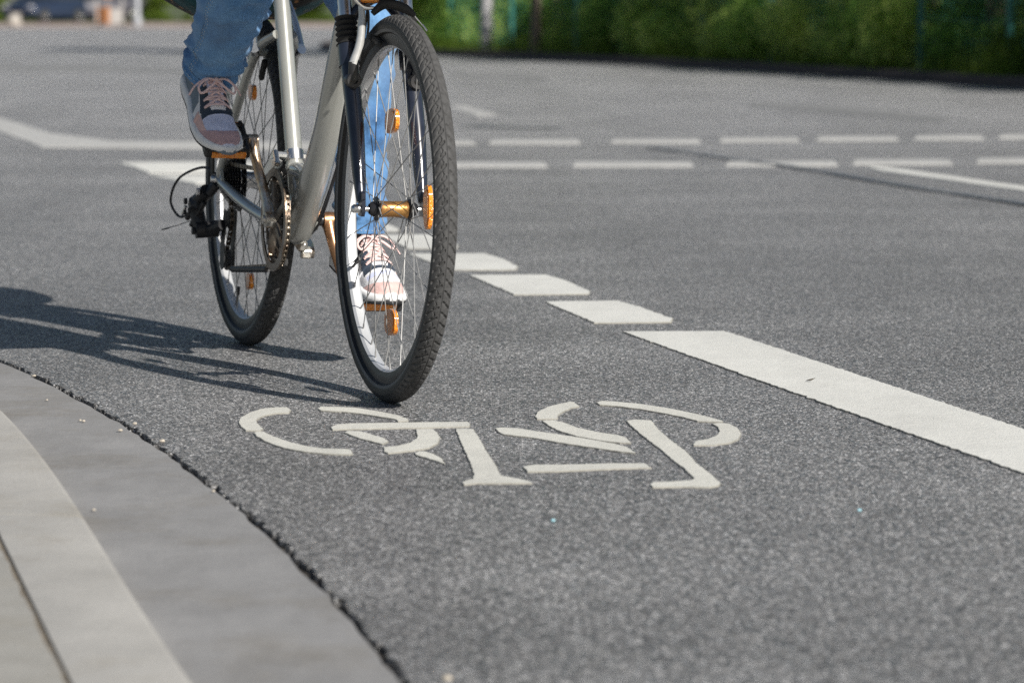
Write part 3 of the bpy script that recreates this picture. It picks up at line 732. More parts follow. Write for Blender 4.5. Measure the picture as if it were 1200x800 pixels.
def car(loc, yaw, mat, label):
    e = empty('parked_car', loc, (0, 0, yaw)); tag(e, label, 'car')
    # side profile (x forward, z up)
    lower = [(-2.05, .35), (-2.1, .62), (-2.05, .92), (-1.5, 1.0), (-.3, .97), (.75, .95), (1.4, .88), (1.95, .76), (2.1, .6), (2.12, .36), (1.75, .24), (-1.8, .24)]
    mb = MB()
    ys = [(-.86, .82), (-.8, .97), (-.5, 1), (0, 1), (.5, 1), (.8, .97), (.86, .82)]
    k = len(lower); vs = []
    for y, q in ys:
        for x, z in lower: vs.append((x * (1 - .045 * (abs(y) / .86) ** 4 * 1.6), y, .24 + (z - .24) * (q if z > .5 else 1)))
    fs = [(i * k + j, i * k + (j + 1) % k, (i + 1) * k + (j + 1) % k, (i + 1) * k + j) for i in range(len(ys) - 1) for j in range(k)] + [tuple(range(k)), tuple(range((len(ys) - 1) * k, len(ys) * k))]
    mb.add(vs, fs)
    mb.build('body', mat, e, sharp=40)
    rf = MB(); prof = [(-1.75, .95, .78), (-1.35, 1.40, .60), (-.4, 1.48, .60), (.25, 1.42, .60), (1.05, .92, .76)]
    vs = []
    for x, z, wd in prof: vs += [(x, -wd, z), (x, wd, z)]
    g_ = MB()
    base_ = [(-1.75, -.78, .94), (-1.75, .78, .94), (1.05, .78, .90), (1.05, -.78, .90)]
    topv = [(-1.3, -.58, 1.42), (-1.3, .58, 1.42), (.2, .58, 1.43), (.2, -.58, 1.43)]
    g_.add(base_ + topv, [(0, 1, 5, 4), (1, 2, 6, 5), (2, 3, 7, 6), (3, 0, 4, 7), (0, 3, 2, 1), (4, 5, 6, 7)]); g_.build('window_band', 'glass', e, smooth=False)
    rf.box((-.55, 0, 1.445), (1.6, 1.2, .05), bev=.02)
    for sy in (-1, 1):
        for a, b in (((1.05, .785, .91), (.22, .59, 1.43)), ((-.45, .79, .94), (-.5, .6, 1.44)), ((-1.75, .785, .95), (-1.28, .59, 1.43))):
            rf.tube([(a[0], a[1] * sy, a[2]), (b[0], b[1] * sy, b[2])], .035, 6)
    rf.build('roof', mat, e)
    for sx in (1.3, -1.3):
        for sy in (-1, 1):
            wh = MB(); wh.lathe([(.15, -.09), (.3, -.1), (.32, -.06), (.32, .06), (.3, .1), (.15, .09)], (sx, sy * .78, .32), (0, 1, 0), 24); wo_ = wh.build('wheel', 'boot', e)
            rm = MB(); rm.lathe([(.001, .02), (.06, .03), (.2, .0), (.22, .03), (.22, -.03)], (sx, sy * .86, .32), (0, sy, 0), 20); rm.build('rim', 'alu', wo_)
    for sy in (-1, 1):
        h_ = MB(); h_.ball((1.98, sy * .62, .66), (.13, .19, .09), 12); h_.build('headlight', 'lens', e)
        m_ = MB(); m_.ball((.7, sy * .95, .98), (.07, .1, .07), 10); m_.build('wing_mirror', mat, e)
    gr = MB(); gr.box((2.08, 0, .5), (.06, .8, .2), bev=.02); gr.build('grille', 'black', e)
    pl = MB(); pl.box((2.125, 0, .37), (.012, .52, .11)); pl.build('number_plate', 'whiteboard', e)
    return e
car((-19.9, 146, .03), R(-90 - 26), 'car_dark', 'dark blue parked car far away at the left, its front turned left')
car((-10.8, 128, .03), R(-92), 'car_silver', 'silver blue car far away just left of the cyclist')
car((-18.3, 152, .06), R(-150), 'car_black', 'almost black car far away behind the grey post')
# barrier, posts, stones
e = empty('road_barrier', (-14.2, 121, .03)); tag(e, 'orange and white road works barrier far away, right of the dark car', 'barrier')
for sx in (-.45, .45):
    b = MB(); b.box((sx, 0, .5), (.06, .06, 1.0)); b.build('post', 'whiteboard', e)
    b = MB(); b.box((sx, 0, .035), (.3, .45, .07), bev=.02); b.build('foot', 'black', e)
b = MB(); b.box((-.23, 0, .38), (.46, .05, .6), bev=.008); b.build('orange_board', 'orange', e)
b = MB(); b.box((.24, 0, .34), (.46, .05, .55), bev=.008); b.build('white_board', 'whiteboard', e)
def post(x, y, z, r0, hgt, mat, label, head=True):
    e = empty('lamp_post', (x, y, z)); tag(e, label, 'lamp post')
    p = MB(); p.lathe([(r0 * 1.6, 0), (r0 * 1.6, .25), (r0, .35), (r0 * .6, hgt), (.0001, hgt)], (0, 0, 0), (0, 0, 1), 16); p.build('pole', mat, e)
    a = MB(); a.tube([(0, 0, hgt - .1), (.3, 0, hgt + .25), (1.2, 0, hgt + .35)], r0 * .5, 8, smooth=5); a.build('arm', mat, e)
    h = MB(); h.ball((1.4, 0, hgt + .33), (.35, .14, .07), 12); h.build('lamp_head', 'grey_metal', e)
post(-13.0, 119, .03, .11, 7, 'grey_metal', 'grey lamp post far away between the barrier and the cyclist')
post(-33.3, 133, .03, .08, 7, 'grey_metal', 'thin grey lamp post in front of the dark blue car')
e = empty('sign_post', (-14.5, 123, .03)); tag(e, 'small orange sign on a slim post above the barrier', 'sign')
b = MB(); b.tube([(0, 0, 0), (0, 0, 1.6)], .03, 8); b.build('pole', 'grey_metal', e)
b = MB(); b.box((0, -.04, 1.25), (.36, .02, .5), bev=.005); b.build('sign_board', 'orange', e)
for i, (x, y) in enumerate([(-17.5, 120.5)]):
    b = MB(); b.ball((0, 0, .18), (.28 + .05 * i, .22, .24), 14)
    for v in b.v: v += Vector((n3(v.x * 3, v.y * 3, v.z * 3 + i), n3(v.x * 3, v.y * 3, v.z * 3 + 9), 0)) * .06
    o = b.build('boulder', 'pale_stone'); o.location = (x, y, .03)
    tag(o, 'pale boulder at the far left kerb', 'stone')

# ================================================================== BICYCLE (local: x forward from rear axle, y left, z up)
Pr = gnd(289, 403); Pf = gnd(455, 470)
hd = (Pf - Pr); WB = hd.length; YAW = math.atan2(hd.y, hd.x); LEAN = R(-1.65)
bike = empty('bicycle', (Pr.x, Pr.y, 0), (LEAN, 0, YAW))
tag(bike, 'silver step-through bicycle with black suspension fork and amber reflectors ridden towards the camera', 'bicycle')
WR = .351
def tyre_mesh():
    NU = 104 * 12; vs = []; fs = []; mi = []
    ph = [-150, -135, -120, -105, -92, -82] + [-75 + i * 5 for i in range(31)] + [82, 92, 105, 120, 135, 150]
    rc = WR - .0205
    for i in range(NU):
        u = i / NU; a = 2 * math.pi * u
        for p in ph:
            aa = abs(p) / 72.0; d = 0.0
            if aa < 1.0:
                d = .0
                sfr = (u * 104 + (1.15 * aa if p > 0 else 1.15 * aa + .5)) % 1
                if .12 < aa < .97 and sfr < .28: d = -.0024
                zz = .42 + .10 * math.sin(2 * math.pi * 104 * u)
                if abs(aa - zz) < .045: d = -.002
                if aa < .04: d = -.0014
            rr = .0205 + d + (.0006 if .97 < aa < 1.05 else 0)
            if 118 < abs(p) < 122: rr += .0006
            rad = rc + rr * math.cos(R(p)); y = rr * 1.02 * math.sin(R(p))
            if abs(p) >= 135: y = math.copysign(.0125, p)
            if abs(p) == 150: y = math.copysign(.0105, p); rad = .3115
            vs.append((rad * math.cos(a), y, rad * math.sin(a)))
    k = len(ph)
    for i in range(NU):
        for j in range(k - 1):
            i2 = (i + 1) % NU; fs.append((i * k + j, i * k + j + 1, i2 * k + j + 1, i2 * k + j))
            pm = abs((ph[j] + ph[j + 1]) / 2); mi.append(0 if pm < 78 else (2 if 106 < pm < 119 else 1))
    me = bpy.data.meshes.new('tyre'); me.from_pydata(vs, [], fs)
    for x in ('tread', 'sidewall', 'band'): me.materials.append(M[x])
    me.polygons.foreach_set('material_index', mi); me.polygons.foreach_set('use_smooth', [True] * len(fs)); me.set_sharp_from_angle(angle=R(28))
    return me
TY = tyre_mesh()
rimb = MB(); rimb.lathe([(.3185, .0132), (.3185, .0112), (.311, .0108), (.3045, .006), (.3045, -.006), (.311, -.0108), (.3185, -.0112), (.3185, -.0132), (.3085, -.0137), (.3040, -.0133), (.2955, -.0112), (.2915, -.007), (.2905, 0), (.2915, .007), (.2955, .0112), (.3040, .0133), (.3085, .0137)], (0, 0, 0), (0, 1, 0), 144, closed=True)
def wheel(x, front):
    """front or rear wheel, built round its own axle"""
    O = (0, 0, 0)
    w_ = empty('front_wheel' if front else 'rear_wheel', (x, 0, .35)); w_.parent = bike
    o = bpy.data.objects.new('tyre', TY); COL.objects.link(o); o.parent = w_
    ro = rimb.build('rim', ['rim', 'track'], w_, sharp=32)
    for p_ in ro.data.polygons:
        if abs(p_.center.y) > .0118: p_.material_index = 1
    fl_, fr_ = (.031, .021) if front else (.028, .026)
    hb = MB()
    if front:
        hb.lathe([(.0165, -.026), (.0150, -.022), (.0145, 0), (.0150, .022), (.0165, .026)], O, (0, 1, 0), 28)
        hb.build('hub_shell', 'hub', w_)
        for s in (-1, 1):
            fb = MB(); fb.lathe([(.009, s * .045), (.013, s * .040), (.015, s * .034), (fr_, s * .0325), (fr_ + .002, s * .031), (fr_, s * .0290), (.016, s * .027), (.014, s * .026)], O, (0, 1, 0), 28)
            fb.build('hub_flange', 'blackgloss', w_)
        ax = MB(); ax.lathe([(.0001, -.078), (.005, -.078), (.008, -.074), (.008, -.064), (.0048, -.063), (.0048, .063), (.008, .064), (.008, .074), (.005, .078), (.0001, .078)], O, (0, 1, 0), 12); ax.build('axle', 'alu', w_)
    else:
        hb.lathe([(.012, -.034), (.018, -.030), (fr_ + .002, -.029), (fr_ + .002, -.027), (.019, -.025), (.017, 0), (.019, .025), (fr_ + .002, .027), (fr_ + .002, .029), (.014, .034), (.010, .055)], O, (0, 1, 0), 28); hb.build('hub_shell', 'alu', w_)
        cs = MB()
        for k in range(7):
            T = 14 + k * 2.6; r0 = T * .0127 / (2 * math.pi) * 1.02; nt_ = int(T); y = -.062 + k * .0045; poly = []
            for j in range(nt_ * 4): a = 2 * math.pi * j / (nt_ * 4); poly.append(((r0 + (.002 if j % 4 < 2 else -.002)) * math.cos(a), (r0 + (.002 if j % 4 < 2 else -.002)) * math.sin(a)))
            cs.prism(poly, (0, y, 0), (1, 0, 0), (0, 0, 1), (0, .002, 0))
        cs.build('cassette', 'blackgloss', w_, smooth=False)
        sp_ = MB(); sp_.lathe([(.03, -.0245), (.068, -.0235), (.068, -.0225), (.03, -.0235)], O, (0, 1, 0), 40, closed=True); sp_.build('spoke_guard', 'black', w_)
        ax = MB(); ax.lathe([(.0001, -.085), (.006, -.085), (.009, -.08), (.009, -.072), (.0048, -.071), (.0048, .071), (.009, .072), (.009, .08), (.006, .085), (.0001, .085)], O, (0, 1, 0), 12); ax.build('axle', 'alu', w_)
    off_ = R(3)
    for i in range(36):
        a = 2 * math.pi * i / 36 + off_; s = -1 if i % 2 else 1; tr = 1 if (i // 2) % 2 else -1
        b_ = a + tr * R(58)
        p0 = Vector((fr_ * math.cos(b_), s * (fl_ + .001 * tr), fr_ * math.sin(b_))); p1 = Vector((.2915 * math.cos(a), s * .002, .2915 * math.sin(a)))
        m_ = MB(); m_.tube([p0, p1], .0010, 6); q = p1 - (p1 - p0).normalized() * .012; m_.tube([q, p1], .0016, 6)
        m_.build('spoke', 'steel', w_)
    # reflectors: angle, radial size, tangential size
    refl = [(97, .16, .045, .075), (4, .225, .036, .078), (272, .205, .048, .07)] if front else [(88, .185, .034, .05), (275, .215, .036, .046), (182, .20, .034, .05)]
    for ang, rad, sr, st in refl:
        a = R(ang); er = Vector((math.cos(a), 0, math.sin(a))); et = Vector((-math.sin(a), 0, math.cos(a)))
        poly = []
        for j in range(28):
            t = 2 * math.pi * j / 28; cx, sy = math.cos(t), math.sin(t)
            poly.append((math.copysign(abs(cx) ** .75, cx) * sr / 2, math.copysign(abs(sy) ** .75, sy) * st / 2))
        m_ = MB(); m_.prism(poly, er * rad - Vector((0, .0035, 0)), er, et, (0, .007, 0))
        m_.prism([(x_ * .8, y_ * .8) for x_, y_ in poly], er * rad - Vector((0, .005, 0)), er, et, (0, .010, 0))
        m_.build('spoke_reflector', 'amber', w_, sharp=60)
    va = R(250 if not front else 205); er = Vector((math.cos(va), 0, math.sin(va)))
    m_ = MB(); m_.tube([er * .292, er * .262, er * .252], [.003, .0027, .003], 8); m_.tube([er * .268, er * .25], .0042, 8); m_.build('valve', 'black', w_)
    return w_
wheel(0, False); wheel(WB, True)

# frame
fm = MB()
BB = (.43, 0, .29)
SA = Vector((-.39, 0, .92)).normalized()            # seat tube direction, from the bracket upwards
st = lambda d: Vector(BB) + SA * d
fm.tube([(.405, 0, .262), (.425, 0, .270), (.475, 0, .315), (.555, 0, .388), (.635, 0, .480), (.695, 0, .572), (.755, 0, .665), (.83, 0, .765), (.865, 0, .815)], [.020, .030, .031, .029, .027, .026, .025, .024, .023], 20, smooth=6, ref=(0, 1, 0))
fm.tube([st(-.01), st(.12), st(.50)], .0172, 20)
fm.tube([st(.105), st(.118)], .0195, 20); 
fm.tube([st(.108) , Vector((.475, 0, .385)), Vector((.515, 0, .37))], .0165, 16, smooth=4)
fm.lathe([(.0, -.036), (.021, -.036), (.021, .036), (.0, .036)], BB, (0, 1, 0), 24)
# upper low tube from head to seat tube
HA = Vector((-.345, 0, .94)).normalized(); HB = Vector((.905, 0, .795)); fm.tube([HB - HA * .01, HB + HA * .15], .0205, 20)
for s in (-1, 1):
    fm.tube([(.385, s * .030, .285), (.30, s * .040, .288), (.16, s * .055, .312), (.03, s * .066, .342), (0, s * .068, .35)], [.012, .0125, .0115, .0095, .008], 12, smooth=5)
    fm.tube([st(.40) + Vector((0, s * .016, 0)), Vector((.20, s * .040, .62)), Vector((.08, s * .058, .475)), Vector((0, s * .068, .352))], [.0100, .0100, .0095, .008], 12, smooth=5)
    fm.prism([(-.02, -.02), (.03, -.015), (.04, .0), (.02, .03), (-.012, .022)], (0, s * .068 - .003, .35), (1, 0, 0), (0, 0, 1), (0, .006, 0))
fm.tube([Vector((.20, -.040, .62)), Vector((.20, .040, .62))], .008, 10)
fm.build('frame', 'frame', bike)
sp = MB(); sp.tube([st(.49), st(.62)], .0135, 16); sp.build('seat_post', 'alu', bike)
sc1 = MB(); sc1.tube([st(.478), st(.502)], .021, 18); sc1.box(st(.49) + Vector((-.025, 0, 0)), (.02, .02, .02), bev=.003); sc1.build('seat_clamp', 'blackgloss', bike)
# saddle
sd = MB(); C0 = st(.66); vs = []; rows = []
for i in range(14):
    t = i / 13; x = -.14 + .27 * t; wd = .085 * (1 - t) ** .9 + .022 if t > .12 else .085 * (.6 + .4 * t / .12) + .02
    for j in range(12):
        a = math.pi * j / 11; rows.append((C0.x + x, wd * math.cos(a), C0.z + .03 * math.sin(a) ** .6 + .012 * (1 - t) - .0))
sd.add(rows, [(i * 12 + j, i * 12 + j + 1, (i + 1) * 12 + j + 1, (i + 1) * 12 + j) for i in range(13) for j in range(11)] + [tuple(i * 12 + j for j in (range(12) if i else range(11, -1, -1))) for i in (0, 13)] + [tuple([i * 12 for i in range(14)] + [i * 12 + 11 for i in range(13, -1, -1)])])
sd.build('saddle', 'black', bike)

# front derailleur and clamp
fd = MB(); fd.tube([st(.125), st(.147)], .0195, 20); fd.box(st(.136) + Vector((0, .026, 0)), (.012, .018, .012), bev=.002); fd.tube([st(.136) + Vector((0, .02, 0)), st(.136) + Vector((0, .045, .004))], .004, 8)
fd.tube([st(.136) + Vector((0, -.015, 0)), st(.135) + Vector((.0, -.045, .004))], .009, 10)
for y in (-.040, -.054): fd.prism([(-.05, -.012), (.035, .012), (.04, .022), (-.0, .026), (-.05, .004)], Vector((.395, y, .385)), (1, 0, 0), (0, 0, 1), (0, .0022, 0))
fd.tube([(.43, -.047, .40), (.40, -.045, .425)], .006, 8); fd.build('front_derailleur', 'alu', bike)

# cranks
KA = Vector((-.070, 0, .155)).normalized()
def crank(s):
    d = KA if s < 0 else -KA; y0, y1 = s * .060, s * .083; mb = MB()
    a = Vector(BB) + Vector((0, y0, 0)); b = Vector(BB) + d * .17 + Vector((0, y1, 0))
    mb.tube([a, a + d * .04 + Vector((0, s * .004, 0)), a + d * .12 + Vector((0, s * .018, 0)), b], [.0145, .011, .0095, .0125], 14, smooth=4, flat=1.15)
    mb.lathe([(.0, -.011), (.0165, -.011), (.0175, 0), (.0165, .011), (.010, .012), (.009, .016), (.0, .017)], a, (0, s, 0), 20)
    mb.lathe([(.0, -.010), (.0125, -.010), (.0125, .010), (.0, .011)], b, (0, s, 0), 16)
    mb.build('crank_arm', 'crank' if s < 0 else 'copper', bike)
    return b
pR = crank(-1); pL = crank(1)
bbx = MB(); bbx.lathe([(.0, -.055), (.011, -.055), (.012, -.037), (.019, -.0365), (.019, .0365), (.012, .037), (.011, .055), (0, .055)], BB, (0, 1, 0), 18); bbx.build('bottom_bracket', 'blackgloss', bike)
# chainring
cr = MB(); T = 46; rc_ = T * .0127 / (2 * math.pi)
def ring(mb, r1, r0, y, th, teeth=0):
    n = teeth * 6 if teeth else 96; vs = []
    for j in range(n):
        a = 2 * math.pi * j / n; ro = r1 + ((.003 if j % 6 in (1, 2, 3) else -.003) if teeth else 0)
        for rr_, yy in ((ro, y), (ro, y + th), (r0, y + th), (r0, y)): vs.append((BB[0] + rr_ * math.cos(a), yy, BB[2] + rr_ * math.sin(a)))
    mb.add(vs, [(j * 4 + k, j * 4 + (k + 1) % 4, ((j + 1) % n) * 4 + (k + 1) % 4, ((j + 1) % n) * 4 + k) for j in range(n) for k in range(4)])
ring(cr, rc_ - .0005, .078, -.047, .0025, T); ring(cr, .074, .062, -.0405, .002, 38)
for k in range(5):
    a = 2 * math.pi * k / 5 + .5; d = Vector((math.cos(a), 0, math.sin(a)))
    cr.tube([Vector(BB) + Vector((0, -.050, 0)) + d * .012, Vector(BB) + Vector((0, -.0475, 0)) + d * .083], [.010, .0065], 8, flat=.5)
    cr.lathe([(.0, -.003), (.005, -.003), (.005, .003), (0, .003)], Vector(BB) + Vector((0, -.0505, 0)) + d * .080, (0, -1, 0), 8)
cr.build('chainring', 'ring', bike, sharp=30)
cg = MB(); ring(cg, .1035, .087, -.0545, .003); cg.build('chain_guard_ring', 'ring', bike)
# chain
cc = (0.0, .35); r1 = .034; r0 = rc_; pu = (.018, .268); pl = (.004, .182); rp = .021; path = []
ang0 = math.atan2(cc[1] - BB[2], cc[0] - BB[0])
def arc(c, r, a0, a1, n): return [(c[0] + r * math.cos(a0 + (a1 - a0) * i / n), c[1] + r * math.sin(a0 + (a1 - a0) * i / n)) for i in range(n + 1)]
path += arc((BB[0], BB[2]), r0, R(95), R(-97), 46)               # round the front of the ring
path += arc(pl, rp, R(-98), R(-190), 6)
path += arc(pu, rp, R(-20), R(80), 6) if False else [(pu[0] + rp * math.cos(R(t)), pu[1] + rp * math.sin(R(t))) for t in (-30, 0, 30, 60)]
path += arc(cc, r1, R(290), R(98), 18)
P3 = [Vector((x, 0, z)) for x, z in path]
def resample(P, step, closed=True):
    Q = P + [P[0]] if closed else P; out = []; carry = 0
    for a, b in zip(Q, Q[1:]):
        L = (b - a).length; t = carry
        while t < L: out.append(a.lerp(b, t / L)); t += step
        carry = t - L
    return out
LP = resample(P3, .0127); ch = MB()
for i, p in enumerate(LP):
    q = LP[(i + 1) % len(LP)]; d = (q - p); 
    if d.length > .02: continue
    ex = d.normalized(); ez = Vector((-ex.z, 0, ex.x)); yo = .0036 if i % 2 else .0022; yy = -.0458
    u = lambda a: Vector((a.x, 0, a.z))
    for s in (-1, 1):
        cpt = (p + q) / 2 + Vector((0, yy + s * yo, 0))
        rot = Matrix((ex, Vector((0, 1, 0)), ez)).transposed(); ch.box(cpt, (d.length + .0075, .0010, .0078), rot)
    ch.tube([p + Vector((0, yy - .004, 0)), p + Vector((0, yy + .004, 0))], .0038, 8)
ch.build('chain', 'chain', bike, sharp=40)
lt = MB(); lt.tube([(.05, -.0458, .1635), (.20, -.0458, .174), (.36, -.0458, .186)], .0068, 10, smooth=4); lt.build('chain_tube', 'black', bike)
# rear derailleur
rd = MB()
rd.tube([(-.006, -.072, .338), (-.016, -.085, .318)], .011, 12); rd.tube([(-.016, -.088, .325), (-.052, -.102, .298)], .016, 12, smooth=0)
rd.box((-.05, -.104, .292), (.046, .030, .040), Matrix.Rotation(R(35), 3, 'Y'), bev=.011)
rd.tube([(-.055, -.104, .285), (-.035, -.095, .238)], [.017, .015], 12); rd.tube([(-.035, -.108, .240), (-.032, -.060, .244)], .018, 16)
rd.tube([(-.03, -.085, .238), (.02, -.062, .255)], .012, 10)
for q_, r_ in (((-.052, -.124, .300), .007), ((-.030, -.120, .282), .006), ((-.066, -.122, .276), .005), ((-.034, -.110, .238), .008)):
    rd.tube([Vector(q_), Vector(q_) + Vector((0, -.006, 0))], r_, 8)
rd.tube([(-.02, -.10, .315), (-.075, -.118, .262)], .006, 8); rd.tube([(-.012, -.095, .30), (-.058, -.112, .248)], .006, 8)
rd.build('rear_derailleur', 'black', bike)
rb_ = MB(); rb_.tube([(-.016, -.106, .322), (-.016, -.112, .322)], .008, 8); rb_.build('adjusting_bolt', 'alu', bike); rb_ = MB(); rb_.tube([(-.070, -.122, .288), (-.085, -.126, .270)], .004, 8); rb_.build('adjusting_bolt', 'alu', bike)
cg = MB()
for y in (-.058, -.036):
    cg.prism([(.034, .285), (.010, .288), (-.006, .25), (-.018, .20), (-.020, .170), (-.004, .158), (.018, .164), (.022, .185), (.018, .215), (.032, .26)], (0, y, 0), (1, 0, 0), (0, 0, 1), (0, .002, 0))
for c_ in (pu, pl):
    poly = [((.019 + (.0022 if j % 4 < 2 else -.0015)) * math.cos(2 * math.pi * j / 44), (.019 + (.0022 if j % 4 < 2 else -.0015)) * math.sin(2 * math.pi * j / 44)) for j in range(44)]
    cg.prism(poly, (c_[0], -.050, c_[1]), (1, 0, 0), (0, 0, 1), (0, .008, 0))
cg.build('derailleur_cage', 'black', bike, sharp=30)
cb = MB(); cb.tube([(-.0, -.072, .36), (-.06, -.09, .372), (-.13, -.125, .345), (-.165, -.135, .295), (-.14, -.12, .262), (-.085, -.108, .277)], .0028, 8, smooth=8)
cb.build('cable', 'black', bike); cb = MB()
cb.tube([(-.05, -.105, .262), (-.10, -.135, .245), (-.125, -.155, .237)], .0009, 5); cb.tube([(-.117, -.148, .239), (-.132, -.160, .234)], .0016, 6)
cb.build('cable', 'black', bike); cb = MB()
cb.tube([(.88, -.03, .84), (.80, .032, .70), (.71, .036, .56), (.62, .036, .445), (.54, .036, .36), (.47, .03, .285), (.43, .012, .25)], .0026, 8, smooth=6)
cb.build('cable', 'black', bike); cb = MB()
cb.tube([(.88, -.01, .86), (.82, .024, .74), (.73, .036, .60), (.64, .038, .48), (.56, .034, .38), (.48, .026, .29)], .0022, 8, smooth=6)
cb.build('cable', 'black', bike)
ct = MB(); ct.tube([(.735, .038, .605), (.725, .038, .59)], .0038, 8); ct.build('cable_stop', 'alu', bike)
# stand bracket below the bottom bracket
ks = MB(); ks.box((.40, .012, .240), (.036, .022, .024), Matrix.Rotation(R(20), 3, 'Y'), bev=.006); ks.lathe([(0, -.012), (.012, -.012), (.012, .012), (0, .012)], (.385, .03, .222), (0, 1, 0), 14)
ks.tube([(.39, .032, .225), (.29, .058, .232), (.12, .075, .262)], [.009, .008, .008], 10, smooth=4); ks.box((.41, .02, .218), (.018, .02, .014), bev=.003)
ks.build('kickstand', 'crank', bike)

# pedals
FP = {-1: R(36), 1: R(16)}          # foot pitch, toes down
PP = {-1: R(38), 1: R(12)}
def pedal(s, c, yaw):
    c = Vector(c); mid = c + Vector((0, s * .058, 0)); rot = Matrix.Rotation(PP[s], 3, 'Y')
    o = empty('pedal', c); o.parent = bike
    def add(mb, name, mat): return mb.build(name, mat, o, off=c)
    mb = MB(); mb.tube([c, c + Vector((0, s * .10, 0))], .0065, 10)
    mb.tube([c + Vector((0, s * .012, 0)), c + Vector((0, s * .10, 0))], [.013, .011], 12)
    for sx in (-1, 1):
        mb.box(mid + rot @ Vector((sx * .040, 0, 0)), (.010, .092, .022), rot, bev=.003)
    for sy in (-1, 1): mb.box(mid + rot @ Vector((0, sy * .042, 0)), (.082, .010, .020), rot, bev=.003)
    for k in range(6):
        for sx in (-1, 1): mb.box(mid + rot @ Vector((sx * .040, -.038 + k * .0152, .0125)), (.009, .007, .005), rot)
    add(mb, 'pedal_body', 'black')
    for sx in (-1, 1):
        r_ = MB(); r_.box(mid + rot @ Vector((sx * .0465, -.002 * s, 0)), (.006, .070, .015), rot, bev=.0015); add(r_, 'pedal_reflector', 'amber')
    return mid
midR = pedal(-1, pR, 0); midL = pedal(1, pL, 0)

# fork
fk = MB(); ax = Vector((WB, 0, .35)); FA = Vector((-.34, 0, .94)).normalized()
for s in (-1, 1):
    y = s * .058
    lo = ax + Vector((-.008, y, .012)); hi = ax + Vector((-.020, y, .0)) + FA * .30
    fk.tube([lo, lo + FA * .05, lo + FA * .14, hi], [.0085, .0125, .0155, .0175], 16)
    fk.prism([(-.016, -.012), (.006, -.014), (.012, -.004), (.010, .028), (-.014, .034)], (WB, y - .0035, .35), (1, 0, 0), (0, 0, 1), (0, .007, 0))
    fk.tube([hi - FA * .03, hi + FA * .012], .0195, 16)
    fk.tube([hi + Vector((.0, 0, -.055)), hi + Vector((.038, 0, -.040))], .008, 10)        # brake boss
# arch between the legs, behind and over the tyre
hi0 = ax + Vector((-.020, 0, 0)) + FA * .30
fk.tube([hi0 + Vector((-.01, -.058, -.005)), hi0 + Vector((-.02, -.050, .055)), hi0 + Vector((-.02, 0, .10)), hi0 + Vector((-.02, .050, .055)), hi0 + Vector((-.01, .058, -.005))], .011, 12, smooth=6)
fk.build('fork_lower', 'fork', bike)
for s in (-1, 1):
    bt = MB(); sn = MB()
    b0 = ax + Vector((-.020, s * .058, 0)) + FA * .312; pr = []
    for k in range(11): pr.append((.0165 if k % 2 else .0215, k * .0052))
    bt.lathe([(.001, 0)] + pr + [(.001, .054)], b0, FA, 20)
    sn.tube([b0 + FA * .05, b0 + FA * .105], .0135, 16)
    bt.build('fork_boot', 'boot', bike, sharp=80); sn.build('stanchion', 'alu', bike)
cw = MB(); ct0 = ax + Vector((-.020, 0, 0)) + FA * .42
cw.tube([ct0 + Vector((0, -.068, 0)), ct0 + Vector((-.01, 0, .016)), ct0 + Vector((0, .068, 0))], [.020, .024, .020], 14, smooth=5); cw.tube([ct0, ct0 + FA * .04], .016, 14); cw.build('fork_crown', 'fork', bike)
# front brake (two arms), noodle and boot
for s in (-1, 1):
    base = hi0 + Vector((.040, s * .060, -.052)); mb = MB()
    mb.lathe([(.001, -.006), (.0145, -.006), (.0155, .014), (.0135, .018), (.007, .0175), (.006, .012), (.001, .012)], base, (1, 0, 0), 20)
    mb.tube([base + Vector((.010, 0, 0)), base + Vector((.012, s * .002, .034))], [.0105, .0085], 12)
    mb.tube([base + Vector((.011, s * .002, .028)), base + Vector((.004, s * -.012, .068)), base + Vector((-.004, s * -.017, .115)), base + Vector((-.008, s * -.016, .135))], [.0088, .0078, .0065, .0055], 12, smooth=4, flat=1.2)
    o = mb.build('brake_arm', ['satin', 'blackgloss'], bike)
    for p_ in o.data.polygons:
        if p_.center.z < base.z + .033: p_.material_index = 1
    pdm = MB(); pdm.box(Vector((WB - .06 + .0, s * .0225, .35 + .302)), (.062, .010, .013), Matrix.Rotation(R(10), 3, 'Y'), bev=.004); pdm.tube([Vector((WB - .06, s * .022, .652)), base + Vector((.0, 0, .03))], .004, 8); pdm.build('brake_pad', 'boot', bike)
tA = hi0 + Vector((.036, -.044, .083)); tB = hi0 + Vector((.036, .044, .078))
nd = MB(); nd.tube([tA + Vector((.0, -.03, .10)), tA + Vector((0, -.02, .03)), tA, tA + Vector((.005, .03, -.004))], .0035, 10, smooth=6)
nd.build('brake_noodle', 'alu', bike)
bo = MB(); bo.tube([tA + Vector((.008, .018, -.014)), tA + Vector((.012, .035, .002)), (tA + tB) / 2 + Vector((.014, .006, .008)), tB + Vector((.010, -.008, .002)), tB + Vector((.010, .010, -.010))], [.005, .0085, .0095, .009, .0045], 12, smooth=6); bo.build('cable_boot', 'boot', bike, sharp=80)
we = MB(); we.tube([tB + Vector((.01, .008, -.008)), tB + Vector((.016, .03, -.034))], .0011, 6); we.tube([tB + Vector((.014, .024, -.026)), tB + Vector((.017, .032, -.037))], .0019, 6); we.build('cable_end', 'alu', bike)
fr2 = MB(); fr2.box(hi0 + Vector((.03, -.028, .098)), (.012, .034, .018), bev=.003); fr2.build('coppery_glint_block', 'amber', bike)  # amber block put in for a coppery reflection near the fork crown
